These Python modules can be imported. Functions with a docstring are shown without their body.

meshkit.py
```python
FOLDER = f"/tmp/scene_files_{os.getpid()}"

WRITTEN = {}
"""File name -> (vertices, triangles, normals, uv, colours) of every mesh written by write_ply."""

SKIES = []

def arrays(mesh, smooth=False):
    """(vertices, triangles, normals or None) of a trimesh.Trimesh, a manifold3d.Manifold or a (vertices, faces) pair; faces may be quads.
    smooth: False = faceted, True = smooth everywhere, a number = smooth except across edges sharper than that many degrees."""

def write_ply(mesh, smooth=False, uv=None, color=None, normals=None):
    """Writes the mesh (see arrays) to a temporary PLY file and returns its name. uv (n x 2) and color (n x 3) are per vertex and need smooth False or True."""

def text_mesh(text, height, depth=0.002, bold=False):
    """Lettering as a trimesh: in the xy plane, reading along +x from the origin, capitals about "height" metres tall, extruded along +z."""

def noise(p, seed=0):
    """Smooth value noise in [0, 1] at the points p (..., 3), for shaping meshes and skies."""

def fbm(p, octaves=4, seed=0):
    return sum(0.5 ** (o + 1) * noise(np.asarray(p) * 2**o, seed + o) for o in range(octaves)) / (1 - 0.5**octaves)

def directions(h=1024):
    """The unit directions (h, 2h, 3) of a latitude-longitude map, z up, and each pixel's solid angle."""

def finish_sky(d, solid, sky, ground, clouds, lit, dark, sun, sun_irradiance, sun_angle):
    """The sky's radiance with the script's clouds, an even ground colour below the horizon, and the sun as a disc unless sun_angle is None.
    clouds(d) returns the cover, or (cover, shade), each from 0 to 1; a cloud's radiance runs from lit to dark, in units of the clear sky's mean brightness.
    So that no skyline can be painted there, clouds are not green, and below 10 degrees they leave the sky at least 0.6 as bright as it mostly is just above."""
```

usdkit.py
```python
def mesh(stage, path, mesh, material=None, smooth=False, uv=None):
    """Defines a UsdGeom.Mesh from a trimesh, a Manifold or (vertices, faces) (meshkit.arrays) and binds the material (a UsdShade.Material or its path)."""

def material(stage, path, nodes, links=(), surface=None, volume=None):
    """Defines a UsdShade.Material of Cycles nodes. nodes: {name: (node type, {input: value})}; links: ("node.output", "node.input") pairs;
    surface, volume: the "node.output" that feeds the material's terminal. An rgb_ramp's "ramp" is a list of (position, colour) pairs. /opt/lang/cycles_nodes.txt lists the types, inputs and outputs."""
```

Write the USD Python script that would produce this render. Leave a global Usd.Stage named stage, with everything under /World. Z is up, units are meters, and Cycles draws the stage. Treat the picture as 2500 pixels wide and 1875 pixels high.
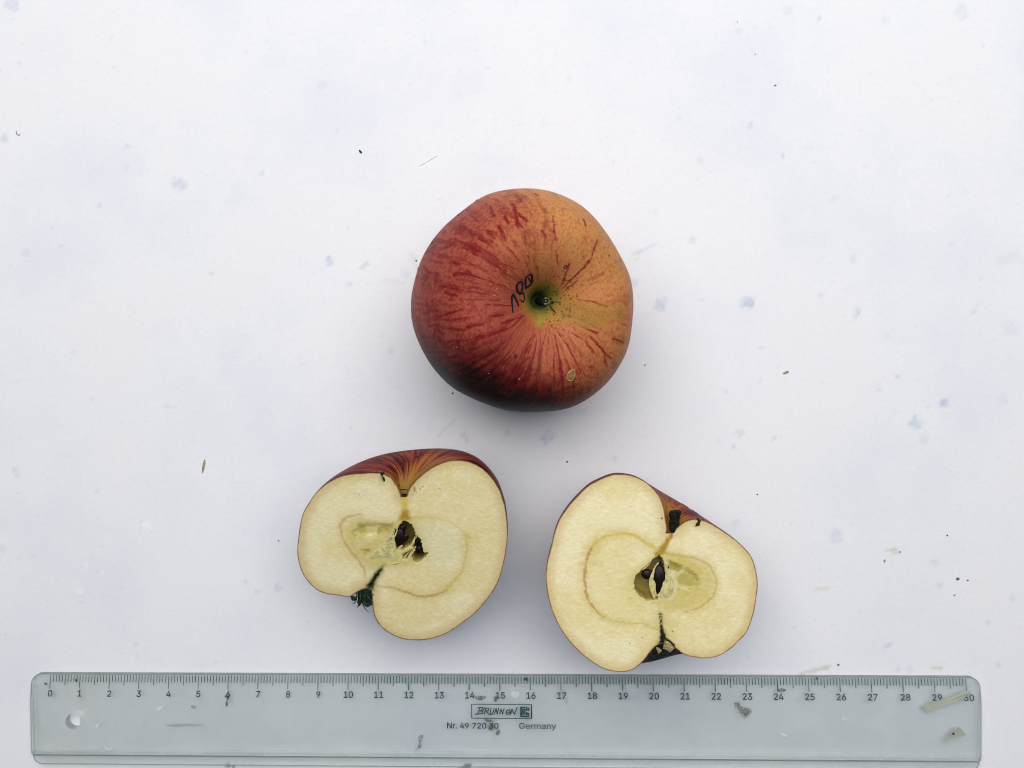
import math, random
import numpy as np, trimesh, manifold3d as m3, shapely, shapely.geometry as sg
from scipy.spatial import Delaunay, cKDTree
from scipy.interpolate import CubicSpline, PchipInterpolator
from pxr import Gf, Sdf, Usd, UsdGeom, UsdLux, UsdShade, Vt
import usdkit, meshkit

stage = Usd.Stage.CreateInMemory()
UsdGeom.SetStageUpAxis(stage, UsdGeom.Tokens.z)
UsdGeom.SetStageMetersPerUnit(stage, 1.0)
UsdGeom.Xform.Define(stage, '/World')
S = 0.01                      # everything below is worked out in centimetres and written in metres

# ------------------------------------------------------------------ camera
FPX, CX, CY, DIST, RX, RY = 1888.0, 1250.0, 937.5, 25.27, -0.020, 0.0311
cx_, sx_, cy_, sy_ = math.cos(RX), math.sin(RX), math.cos(RY), math.sin(RY)
ROT = np.array([[cy_, 0, sy_], [0, 1, 0], [-sy_, 0, cy_]]) @ np.array([[1, 0, 0], [0, cx_, -sx_], [0, sx_, cx_]])
EYE = np.array([0, 0, DIST])
cam = UsdGeom.Camera.Define(stage, '/World/camera')
mat = np.eye(4); mat[:3, :3] = ROT.T; mat[3, :3] = EYE * S
cam.AddTransformOp().Set(Gf.Matrix4d(*mat.ravel().tolist()))
cam.CreateHorizontalApertureAttr(36.0); cam.CreateVerticalApertureAttr(27.0)
cam.CreateFocalLengthAttr(36.0 * FPX / 2500)
cam.CreateClippingRangeAttr(Gf.Vec2f(0.01, 50))
cam.CreateExposureAttr(0.0)


# ------------------------------------------------------------------ lamps
def rect_lamp(name, pos, aim, w, h, power, color):
    l = UsdLux.RectLight.Define(stage, '/World/' + name)
    z = np.array(pos, float) - np.array(aim, float); z /= np.linalg.norm(z)
    x = np.cross([0, 1, 0.001], z); x /= np.linalg.norm(x); y = np.cross(z, x)
    t = np.eye(4); t[0, :3], t[1, :3], t[2, :3], t[3, :3] = x, y, z, np.array(pos) * S
    l.AddTransformOp().Set(Gf.Matrix4d(*t.ravel().tolist()))
    l.CreateWidthAttr(w * S); l.CreateHeightAttr(h * S); l.CreateIntensityAttr(power); l.CreateColorAttr(Gf.Vec3f(*color))


rect_lamp('daylight_panel', (2, 39, 74), (0, 3, 0), 124, 80, 3.85, (1.0, 0.978, 0.945))  # unseen overhead area lamp, added to give the soft daylight
rect_lamp('blue_fill_panel', (10, -30, 190), (0, 0, 0), 260, 260, 0.20, (0.24, 0.62, 1.0))  # unseen overhead fill, added and tinted blue for the shadows


# ------------------------------------------------------------------ pixels of the survey -> places on the table
def project(P):
    q = (np.atleast_2d(P) - EYE) @ ROT
    return np.stack([CX + FPX * q[:, 0] / -q[:, 2], CY - FPX * q[:, 1] / -q[:, 2]], 1)


def rays(px):
    px = np.atleast_2d(np.asarray(px, float))
    d = np.stack([(px[:, 0] - CX) / FPX, -(px[:, 1] - CY) / FPX, -np.ones(len(px))], 1)
    return d @ ROT.T


def on_plane(px, p0, n):
    d = rays(px)
    return EYE + d * (((np.asarray(p0) - EYE) @ n) / (d @ n))[:, None]


def on_z(px, z=0.0):
    return on_plane(px, (0, 0, z), np.array([0, 0, 1.0]))


def win(x0, y0, s):
    return lambda pts: np.asarray(pts, float).reshape(-1, 2) * s + (x0, y0)


# ------------------------------------------------------------------ scene-writing helpers
used = {}


def numbered(path):
    n = used.get(path, -1) + 1
    used[path] = n
    return path if n == 0 else '%s_%03d' % (path, n)


def tag(prim, label=None, cat=None, group=None, kind=None):
    for k, v in (('label', label), ('category', cat), ('group', group), ('kind', kind)):
        if v:
            prim.SetCustomDataByKey(k, v)


def thing(name, label, cat, loc=(0, 0, 0), group=None):
    p = numbered('/World/' + name)
    x = UsdGeom.Xform.Define(stage, p)
    x.AddTranslateOp().Set(Gf.Vec3d(*(np.array(loc, float) * S).tolist()))
    tag(x.GetPrim(), label, cat, group)
    return p, np.array(loc, float)


def arr(mesh):
    if isinstance(mesh, trimesh.Trimesh):
        return np.asarray(mesh.vertices), np.asarray(mesh.faces)
    if isinstance(mesh, m3.Manifold):
        k = mesh.to_mesh(); return np.asarray(k.vert_properties)[:, :3].astype(float), np.asarray(k.tri_verts)
    return np.asarray(mesh[0], float), np.asarray(mesh[1])


def obj(name, mesh, m, parent=None, col=None, smooth=40, label=None, origin=(0, 0, 0)):
    """One Mesh prim; mesh in world centimetres; parent = (path, its place)."""
    path = numbered((parent[0] if parent else '/World') + '/' + name)
    off = parent[1] if parent else np.zeros(3)
    v, f = arr(mesh)
    v = (v - off) * S
    if col is None:
        g = usdkit.mesh(stage, path, (v, f), m, smooth=smooth)
    else:
        g = UsdGeom.Mesh.Define(stage, path)
        g.CreatePointsAttr(Vt.Vec3fArray.FromNumpy(v.astype(np.float32)))
        g.CreateFaceVertexCountsAttr(Vt.IntArray.FromNumpy(np.full(len(f), 3, np.int32)))
        g.CreateFaceVertexIndicesAttr(Vt.IntArray.FromNumpy(f.astype(np.int32).ravel()))
        g.CreateSubdivisionSchemeAttr('none')
        fn = np.cross(v[f[:, 1]] - v[f[:, 0]], v[f[:, 2]] - v[f[:, 0]])
        n = np.zeros_like(v)
        for i in range(3):
            np.add.at(n, f[:, i], fn)
        n /= np.maximum(np.linalg.norm(n, axis=1), 1e-20)[:, None]
        g.CreateNormalsAttr(Vt.Vec3fArray.FromNumpy(n.astype(np.float32))); g.SetNormalsInterpolation('vertex')
        UsdGeom.PrimvarsAPI(g).CreatePrimvar('tint', Sdf.ValueTypeNames.Color3fArray, 'vertex').Set(Vt.Vec3fArray.FromNumpy(np.clip(col, 0, 1).astype(np.float32)))
        UsdShade.MaterialBindingAPI.Apply(g.GetPrim()).Bind(m)
    if label:
        tag(g.GetPrim(), label)
    return path, off


def mesh_thing(name, mesh, m, label, cat, group=None, smooth=40):
    p, _ = obj(name, mesh, m, smooth=smooth)
    tag(stage.GetPrimAtPath(p), label, cat, group)


def smoothstep(x, a, b):
    t = np.clip((x - a) / (b - a), 0, 1)
    return t * t * (3 - 2 * t)


def mixc(c, k, w):
    return c * (1 - w[:, None]) + np.asarray(k) * w[:, None]


def seg_dist(P, line):
    """distance of the points P to a polyline, and the place along it (0..1)."""
    line = np.asarray(line, float)
    best, where, L = np.full(len(P), 1e9), np.zeros(len(P)), np.r_[0, np.cumsum(np.linalg.norm(np.diff(line, axis=0), axis=1))]
    for i in range(len(line) - 1):
        a, b = line[i], line[i + 1]; d = b - a
        t = np.clip(((P - a) @ d) / max(d @ d, 1e-12), 0, 1)
        r = np.linalg.norm(P - a - t[:, None] * d, axis=1)
        k = r < best
        best[k] = r[k]; where[k] = ((L[i] + t * (L[i + 1] - L[i])) / L[-1])[k]
    return best, where


def spline(pts, n, closed=False):
    pts = np.asarray(pts, float)
    if closed:
        pts = np.vstack([pts, pts[:1]])
    t = np.r_[0, np.cumsum(np.linalg.norm(np.diff(pts, axis=0), axis=1) ** 0.5)]
    c = CubicSpline(t, pts, bc_type='periodic' if closed else 'natural')
    return c(np.linspace(0, t[-1], n, endpoint=not closed))


def resample(pts, n):
    t = np.r_[0, np.cumsum(np.linalg.norm(np.diff(pts, axis=0), axis=1))]
    return np.stack([np.interp(np.linspace(0, t[-1], n), t, pts[:, k]) for k in range(pts.shape[1])], 1)


def poly_sdf(P, poly):
    """signed distance to a polygon, negative inside."""
    pg = sg.Polygon(poly)
    ins = shapely.contains_xy(pg, P[:, 0], P[:, 1])
    d, _ = seg_dist(P, np.vstack([poly, poly[:1]]))
    return np.where(ins, -d, d)


def tube(path, radius, seg=8, flat=1.0, up=(0, 0, 1)):
    path = np.asarray(path, float); n = len(path)
    r = np.broadcast_to(radius, (n,)) if np.ndim(radius) == 0 else np.interp(np.linspace(0, 1, n), np.linspace(0, 1, len(radius)), radius)
    t = np.gradient(path, axis=0); t /= np.maximum(np.linalg.norm(t, axis=1), 1e-9)[:, None]
    up = np.broadcast_to(np.asarray(up, float), (n, 3))
    s = np.cross(t, up); s /= np.maximum(np.linalg.norm(s, axis=1), 1e-9)[:, None]
    u = np.cross(s, t)
    a = np.linspace(0, 2 * np.pi, seg, endpoint=False)
    v = path[:, None] + r[:, None, None] * (np.cos(a)[None, :, None] * s[:, None] + flat * np.sin(a)[None, :, None] * u[:, None])
    v = v.reshape(-1, 3); f = []
    for i in range(n - 1):
        for j in range(seg):
            k = (j + 1) % seg
            f += [[i * seg + j, i * seg + k, (i + 1) * seg + k], [i * seg + j, (i + 1) * seg + k, (i + 1) * seg + j]]
    v = np.vstack([v, path[0], path[-1]]); a0 = n * seg
    for j in range(seg):
        k = (j + 1) % seg
        f += [[a0, k, j], [a0 + 1, (n - 1) * seg + j, (n - 1) * seg + k]]
    return v, np.array(f)


def blob(center, axes, radii, seed=0, rough=0.15, sub=3, freq=1.5):
    s = trimesh.creation.icosphere(subdivisions=sub)
    v = s.vertices * (1 + rough * 2 * (meshkit.fbm(s.vertices * freq + seed * 7.3 + 20, 3, seed) - 0.5))[:, None]
    return np.asarray(center) + (v * radii) @ np.asarray(axes), s.faces


def frame(n, x=(1, 0, 0)):
    n = np.asarray(n, float) / np.linalg.norm(n)
    x = np.asarray(x, float) - n * (np.asarray(x) @ n); x /= np.linalg.norm(x)
    return np.stack([x, np.cross(n, x), n])


def join(*ms):
    vs, fs, k = [], [], 0
    for m in ms:
        v, f = arr(m); vs.append(v); fs.append(f + k); k += len(v)
    return np.vstack(vs), np.vstack(fs)


# ------------------------------------------------------------------ materials
def looks(name, nodes, links, surface='p.BSDF', volume=None):
    return usdkit.material(stage, '/World/Looks/' + name, nodes, links, surface=surface, volume=volume)


def plain(name, color, rough=0.6, spec=0.3, scale=900.0, amount=0.35, bump=0.0, **more):
    dark = tuple(c * (1 - amount) for c in color); light = tuple(min(1, c * (1 + amount)) for c in color)
    return looks(name, {'g': ('geometry', {}), 'n': ('noise_texture', {'scale': scale, 'detail': 3.0}),
                        'r': ('rgb_ramp', {'ramp': [(0.25, dark), (0.75, light)]}),
                        'b': ('bump', {'strength': bump, 'distance': 0.0004}),
                        'p': ('principled_bsdf', {'roughness': rough, 'specular_ior_level': spec, **more})},
                 [('g.position', 'n.vector'), ('n.fac', 'r.fac'), ('r.color', 'p.base_color'), ('n.fac', 'b.height'), ('b.normal', 'p.normal')])


SKIN = looks('apple_skin', {
    'a': ('attribute', {'attribute': 'tint'}), 'g': ('geometry', {}),
    'n1': ('noise_texture', {'scale': 1800.0, 'detail': 4.0, 'roughness': 0.7}),
    'r1': ('rgb_ramp', {'ramp': [(0.25, (0.74, 0.68, 0.66)), (0.5, (1, 1, 1)), (0.78, (1.16, 1.2, 1.2))]}),
    'n2': ('noise_texture', {'scale': 700.0, 'detail': 3.0}),
    'm': ('mix', {'mix_type': 'multiply', 'fac': 1.0}),
    'b': ('bump', {'strength': 0.12, 'distance': 0.0003}),
    'p': ('principled_bsdf', {'roughness': 0.45, 'specular_ior_level': 0.06, 'subsurface_weight': 0.0})},
    [('a.color', 'm.color1'), ('g.position', 'n1.vector'), ('g.position', 'n2.vector'), ('n1.fac', 'r1.fac'), ('r1.color', 'm.color2'),
     ('m.color', 'p.base_color'), ('n2.fac', 'b.height'), ('b.normal', 'p.normal')])

FLESH = looks('apple_flesh', {
    'a': ('attribute', {'attribute': 'tint'}), 'g': ('geometry', {}),
    'map': ('mapping', {'rotation': (0, 0, 0.5), 'scale': (700.0, 1350.0, 700.0)}),
    'n1': ('noise_texture', {'scale': 1.0, 'detail': 4.0, 'roughness': 0.65}),
    'r1': ('rgb_ramp', {'ramp': [(0.25, (0.89, 0.87, 0.82)), (0.55, (1, 1, 1)), (0.70, (1.09, 1.10, 1.17))]}),
    'n2': ('noise_texture', {'scale': 1700.0, 'detail': 4.0}),
    'm': ('mix', {'mix_type': 'multiply', 'fac': 1.0}),
    'b': ('bump', {'strength': 0.25, 'distance': 0.0003}),
    'p': ('principled_bsdf', {'roughness': 0.42, 'specular_ior_level': 0.30, 'subsurface_weight': 0.12, 'subsurface_scale': 0.0012, 'subsurface_radius': (1.0, 0.8, 0.4)})},
    [('a.color', 'm.color1'), ('g.position', 'map.vector'), ('map.vector', 'n1.vector'), ('g.position', 'n2.vector'), ('n1.fac', 'r1.fac'),
     ('r1.color', 'm.color2'), ('m.color', 'p.base_color'), ('n2.fac', 'b.height'), ('b.normal', 'p.normal')])

TABLE = looks('white_table', {
    'a': ('attribute', {'attribute': 'tint'}), 'g': ('geometry', {}),
    'n1': ('noise_texture', {'scale': 17.0, 'detail': 5.0, 'roughness': 0.6}),
    'r1': ('rgb_ramp', {'ramp': [(0.30, (0.92, 0.937, 0.975)), (0.52, (1, 1, 1)), (0.72, (1.02, 1.0, 0.985))]}),
    'n2': ('noise_texture', {'scale': 700.0, 'detail': 5.0, 'roughness': 0.75}),
    'r2': ('rgb_ramp', {'ramp': [(0.22, (0.87, 0.88, 0.90)), (0.45, (1, 1, 1)), (0.8, (1.02, 1.02, 1.02))]}),
    'm': ('mix', {'mix_type': 'multiply', 'fac': 1.0}), 'm2': ('mix', {'mix_type': 'multiply', 'fac': 1.0}),
    'b': ('bump', {'strength': 0.12, 'distance': 0.0003}),
    'p': ('principled_bsdf', {'roughness': 0.55, 'specular_ior_level': 0.25})},
    [('g.position', 'n1.vector'), ('g.position', 'n2.vector'), ('n1.fac', 'r1.fac'), ('n2.fac', 'r2.fac'), ('a.color', 'm.color1'), ('r1.color', 'm.color2'),
     ('m.color', 'm2.color1'), ('r2.color', 'm2.color2'), ('m2.color', 'p.base_color'), ('n2.fac', 'b.height'), ('b.normal', 'p.normal')])

PLASTIC = looks('clear_plastic', {
    'g': ('geometry', {}), 'n': ('noise_texture', {'scale': 260.0, 'detail': 4.0}), 'b': ('bump', {'strength': 0.05, 'distance': 0.0002}),
    'n2': ('noise_texture', {'scale': 90.0, 'detail': 5.0, 'roughness': 0.7}),
    'r2': ('rgb_ramp', {'ramp': [(0.3, (0.0, 0.0, 0.0)), (0.75, (0.045, 0.045, 0.045))]}),
    'p': ('principled_bsdf', {'base_color': (0.98, 1.0, 0.985), 'roughness': 0.04, 'ior': 1.49, 'transmission_weight': 1.0}),
    'd': ('principled_bsdf', {'base_color': (0.42, 0.47, 0.47), 'roughness': 0.5, 'specular_ior_level': 0.3}),
    'mx': ('mix_closure', {}), 'tr': ('transparent_bsdf', {'color': (0.92, 0.945, 0.935)}), 'mt': ('mix_closure', {'fac': 0.72})},
    [('mx.closure', 'mt.closure2'), ('tr.BSDF', 'mt.closure1'), ('g.position', 'n.vector'), ('g.position', 'n2.vector'), ('n.fac', 'b.height'), ('b.normal', 'p.normal'), ('n2.fac', 'r2.fac'), ('r2.color', 'mx.fac'),
     ('p.BSDF', 'mx.closure1'), ('d.BSDF', 'mx.closure2')], surface='mt.closure')

PRINT = plain('ruler_print', (0.030, 0.070, 0.072), 0.5)
PRINT_PALE = plain('ruler_print_pale', (0.10, 0.16, 0.16), 0.5)  # paler print; on the ticks it stands for refraction and shadow
INK = plain('pen_ink', (0.008, 0.008, 0.016), 0.4)
INK_FAINT = plain('pen_ink_faint', (0.045, 0.018, 0.035), 0.5)
SEED = plain('seed_coat', (0.009, 0.005, 0.003), 0.4, 0.22, bump=0.3)
MEMBRANE = plain('core_membrane', (0.60, 0.51, 0.23), 0.4, 0.35, subsurface_weight=0.1, subsurface_scale=0.001)
STEM = plain('dry_stem', (0.009, 0.010, 0.005), 0.8, 0.2, bump=0.8)
STEM_CUT = plain('stem_cut_end', (0.22, 0.18, 0.11), 0.8, 0.2)
CALYX_EDGE = plain('dry_calyx_edge', (0.035, 0.070, 0.052), 0.8, 0.2)
CALYX = plain('dry_calyx', (0.007, 0.017, 0.011), 0.8, 0.2, bump=0.8)
CALYX_PALE = plain('calyx_scale_pale', (0.33, 0.28, 0.14), 0.8, 0.2, bump=0.6)
CRUMB = plain('grey_crumb', (0.12, 0.13, 0.12), 0.8, 0.2, bump=0.5)
DARK = plain('dark_crumb', (0.02, 0.024, 0.016), 0.8, 0.2, bump=0.5)
GREEN = plain('green_crumb', (0.11, 0.14, 0.075), 0.8, 0.2, bump=0.5)
TAN = plain('tan_fibre', (0.68, 0.66, 0.56), 0.8, 0.2)
OLIVE = plain('olive_fibre', (0.30, 0.30, 0.17), 0.8, 0.2)
SCAR = plain('dry_scar', (0.30, 0.135, 0.05), 0.7, 0.2)
SCAR_RIM = plain('dry_scar_rim', (0.42, 0.29, 0.14), 0.7, 0.2)
SMUDGE = looks('dirt_smudge', {'a': ('attribute', {'attribute': 'tint'}), 'g': ('geometry', {}), 'n': ('noise_texture', {'scale': 1600.0, 'detail': 4.0}),
    'r': ('rgb_ramp', {'ramp': [(0.34, (0.2125,) * 3), (0.62, (0.85,) * 3)]}), 'm': ('mix', {'mix_type': 'multiply', 'fac': 1.0}), 't': ('transparent_bsdf', {'color': (1, 1, 1)}),
    'p': ('principled_bsdf', {'base_color': (0.06, 0.068, 0.035), 'roughness': 0.7}), 'mx': ('mix_closure', {})},
    [('g.position', 'n.vector'), ('n.fac', 'r.fac'), ('a.color', 'm.color1'), ('r.color', 'm.color2'), ('m.color', 'mx.fac'), ('t.BSDF', 'mx.closure1'), ('p.BSDF', 'mx.closure2')], surface='mx.closure')
BLOT = looks('ink_blot', {'a': ('attribute', {'attribute': 'tint'}), 'g': ('geometry', {}), 'n': ('noise_texture', {'scale': 1600.0, 'detail': 4.0}),
    'r': ('rgb_ramp', {'ramp': [(0.34, (0.855,) * 3), (0.62, (0.95,) * 3)]}), 'm': ('mix', {'mix_type': 'multiply', 'fac': 1.0}), 't': ('transparent_bsdf', {'color': (1, 1, 1)}),
    'p': ('principled_bsdf', {'base_color': (0.015, 0.04, 0.045), 'roughness': 0.7}), 'mx': ('mix_closure', {})},
    [('g.position', 'n.vector'), ('n.fac', 'r.fac'), ('a.color', 'm.color1'), ('r.color', 'm.color2'), ('m.color', 'mx.fac'), ('t.BSDF', 'mx.closure1'), ('p.BSDF', 'mx.closure2')], surface='mx.closure')
FAINT = looks('faint_scratch', {'a': ('attribute', {'attribute': 'tint'}), 'g': ('geometry', {}), 'n': ('noise_texture', {'scale': 1600.0, 'detail': 4.0}),
    'r': ('rgb_ramp', {'ramp': [(0.34, (0.315,) * 3), (0.62, (0.35,) * 3)]}), 'm': ('mix', {'mix_type': 'multiply', 'fac': 1.0}), 't': ('transparent_bsdf', {'color': (1, 1, 1)}),
    'p': ('principled_bsdf', {'base_color': (0.16, 0.18, 0.17), 'roughness': 0.7}), 'mx': ('mix_closure', {})},
    [('g.position', 'n.vector'), ('n.fac', 'r.fac'), ('a.color', 'm.color1'), ('r.color', 'm.color2'), ('m.color', 'mx.fac'), ('t.BSDF', 'mx.closure1'), ('p.BSDF', 'mx.closure2')], surface='mx.closure')
TAPE = looks('old_tape', {'t': ('transparent_bsdf', {'color': (0.95, 0.94, 0.88)}), 'p': ('principled_bsdf', {'base_color': (0.50, 0.51, 0.46), 'roughness': 0.35}),
    'mx': ('mix_closure', {'fac': 0.42})}, [('t.BSDF', 'mx.closure1'), ('p.BSDF', 'mx.closure2')], surface='mx.closure')
SCRATCH_GLINT = looks('scratch_glint', {'a': ('attribute', {'attribute': 'tint'}), 'g': ('geometry', {}), 'n': ('noise_texture', {'scale': 1600.0, 'detail': 4.0}),
    'r': ('rgb_ramp', {'ramp': [(0.34, (0.1875,) * 3), (0.62, (0.75,) * 3)]}), 'm': ('mix', {'mix_type': 'multiply', 'fac': 1.0}), 't': ('transparent_bsdf', {'color': (1, 1, 1)}),
    'p': ('principled_bsdf', {'base_color': (0.8, 0.8, 0.78), 'roughness': 0.7}), 'mx': ('mix_closure', {})},
    [('g.position', 'n.vector'), ('n.fac', 'r.fac'), ('a.color', 'm.color1'), ('r.color', 'm.color2'), ('m.color', 'mx.fac'), ('t.BSDF', 'mx.closure1'), ('p.BSDF', 'mx.closure2')], surface='mx.closure')  # pale marks: scratches, and glints painted in as white

# ------------------------------------------------------------------ the table
def axis(lo, hi, step, far):
    a = np.arange(lo, hi + step, step)
    ext = np.array([1, 3, 7, 15, 31, 60])
    return np.r_[(lo - ext * far / 60.0)[::-1], a, a[-1] + ext * far / 60.0]


gx, gy = axis(-18.5, 18.8, 0.085, 55), axis(-14.2, 14.2, 0.085, 45)
X, Y = np.meshgrid(gx, gy)
tv = np.stack([X.ravel(), Y.ravel(), np.zeros(X.size)], 1)
nx, ny = len(gx), len(gy)
ii, jj = np.meshgrid(np.arange(nx - 1), np.arange(ny - 1))
q = (jj * nx + ii).ravel()
tf = np.vstack([np.stack([q, q + 1, q + nx + 1], 1), np.stack([q, q + nx + 1, q + nx], 1)])
tint = np.tile((0.765, 0.768, 0.812), (len(tv), 1))
BLUE, GREY, GRN, TANC, WHITE = (0.46, 0.53, 0.67), (0.50, 0.52, 0.53), (0.47, 0.49, 0.36), (0.58, 0.52, 0.38), (0.90, 0.90, 0.90)
wob = meshkit.fbm(np.c_[tv[:, :2] * 5.0 + 40, np.zeros(len(tv))], 4, 3) - 0.5
wob2 = meshkit.fbm(np.c_[tv[:, :2] * 9.0 + 90, np.zeros(len(tv))], 3, 5)
stains = [
 (11, 340, 14, .5, BLUE), (439, 448, 21, .55, BLUE), (786, 210, 13, .28, BLUE), (309, 407, 7, .3, BLUE), (243, 501, 6, .45, BLUE), (803, 640, 11, .75, BLUE), (803, 630, 7, .5, BLUE),
 (850, 694, 10, .3, BLUE), (47, 154, 6, .4, BLUE), (181, 858, 8, .4, BLUE), (62, 618, 12, .25, BLUE), (958, 856, 11, .3, GREY), (992, 669, 14, .35, BLUE), (589, 476, 46, .12, BLUE),
 (272, 88, 8, .3, BLUE), (1613, 745, 15, .65, BLUE), (1823, 737, 16, .85, BLUE), (1716, 734, 6, .7, BLUE), (2091, 758, 9, .45, BLUE), (2091, 772, 9, .4, BLUE), (2004, 721, 7, .35, BLUE),
 (2083, 629, 11, .28, BLUE), (1547, 688, 11, .45, BLUE), (1598, 518, 7, .55, BLUE), (1832, 306, 10, .45, BLUE), (1910, 380, 5, .6, BLUE), (2099, 318, 5, .5, BLUE), (2349, 31, 22, .3, BLUE),
 (2160, 51, 15, .25, BLUE), (1999, 46, 8, .6, BLUE), (1805, 75, 8, .4, BLUE), (1923, 25, 12, .2, BLUE), (1655, 289, 5, .4, BLUE), (2034, 487, 8, .35, BLUE), (1709, 394, 10, .25, GRN),
 (1689, 588, 9, .45, GRN), (2468, 805, 20, .2, BLUE), (2168, 819, 9, .25, BLUE), (1477, 548, 7, .4, BLUE), (2236, 1033, 18, .6, BLUE), (2232, 1019, 5, .6, BLUE), (2309, 985, 11, .85, BLUE), (2300, 981, 8, .6, BLUE),
 (2042, 1310, 16, .4, BLUE), (1797, 1284, 14, .3, BLUE), (2193, 920, 7, .5, BLUE), (2254, 1074, 16, .25, GREY), (1806, 1058, 10, .35, GREY), (1888, 1070, 6, .5, GREY), (1790, 1089, 5, .6, BLUE),
 (2166, 1576, 10, .5, BLUE), (2218, 1635, 11, .45, BLUE), (2439, 1623, 7, .5, BLUE), (2415, 1520, 8, .35, BLUE), (1856, 929, 7, .35, BLUE), (2442, 975, 18, .15, BLUE), (2192, 1635, 7, .45, BLUE),
 (2277, 1372, 11, .4, TANC), (2182, 1343, 12, .35, TANC), (2292, 1429, 10, .35, TANC), (38, 1149, 10, .4, BLUE), (199, 1470, 8, .5, BLUE), (332, 1573, 8, .5, BLUE), (677, 1436, 10, .5, BLUE),
 (628, 1445, 8, .4, BLUE), (236, 1199, 6, .35, GREY), (599, 1424, 7, .35, GREY), (360, 1284, 11, .5, WHITE), (194, 1442, 12, .5, WHITE), (250, 1400, 6, .5, WHITE), (211, 1380, 6, .5, WHITE),
 (1339, 1068, 19, .5, BLUE), (1328, 1067, 5, .7, BLUE), (1131, 1063, 11, .4, BLUE), (1139, 1074, 6, .5, GRN), (1209, 1116, 5, .5, BLUE), (1240, 1056, 11, .35, GREY), (1490, 765, 8, .3, BLUE),
 (1870, 1500, 60, .06, BLUE), (120, 120, 60, .05, BLUE), (420, 1200, 80, .06, BLUE), (2130, 1240, 60, .06, BLUE), (30, 12, 18, .5, BLUE), (556, 1870, 8, .9, (.05, .10, .2)), (570, 1872, 6, .8, (.05, .10, .2)),
 (0, 1340, 16, .3, BLUE), (1420, 1005, 12, .2, BLUE), (1500, 1120, 8, .3, BLUE), (2360, 470, 10, .2, BLUE), (1330, 300, 10, .2, BLUE), (560, 880, 30, .07, BLUE), (2470, 1460, 8, .3, BLUE)]
rnd = random.Random(5)
for k in range(210):                       # faint flecks all over the board
    stains.append((rnd.uniform(-40, 2540), rnd.uniform(-40, 1640), rnd.uniform(3.0, 5.5), rnd.uniform(.12, .42), rnd.choice([BLUE, BLUE, GREY, GRN])))
for k in range(26):
    stains.append((rnd.uniform(-40, 2540), rnd.uniform(-40, 1640), rnd.uniform(14, 42), rnd.uniform(.03, .09), rnd.choice([BLUE, GREY, WHITE])))
tree = cKDTree(tv[:, :2])
centres = on_z([s[:2] for s in stains])
for (px, py, r, k, c), ce in zip(stains, centres):
    R = r / 74.5
    i = np.array(tree.query_ball_point(ce[:2], R * 2.2), int)
    if len(i):
        d = np.linalg.norm(tv[i, :2] - ce[:2], axis=1) / R + wob[i] * 1.5
        w = .85 * k * (1 - smoothstep(d, 0.55, 1.2)) * (0.62 + 0.6 * smoothstep(wob2[i], .35, .65))
        tint[i] = mixc(tint[i], c, np.clip(w, 0, 1))
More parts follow.
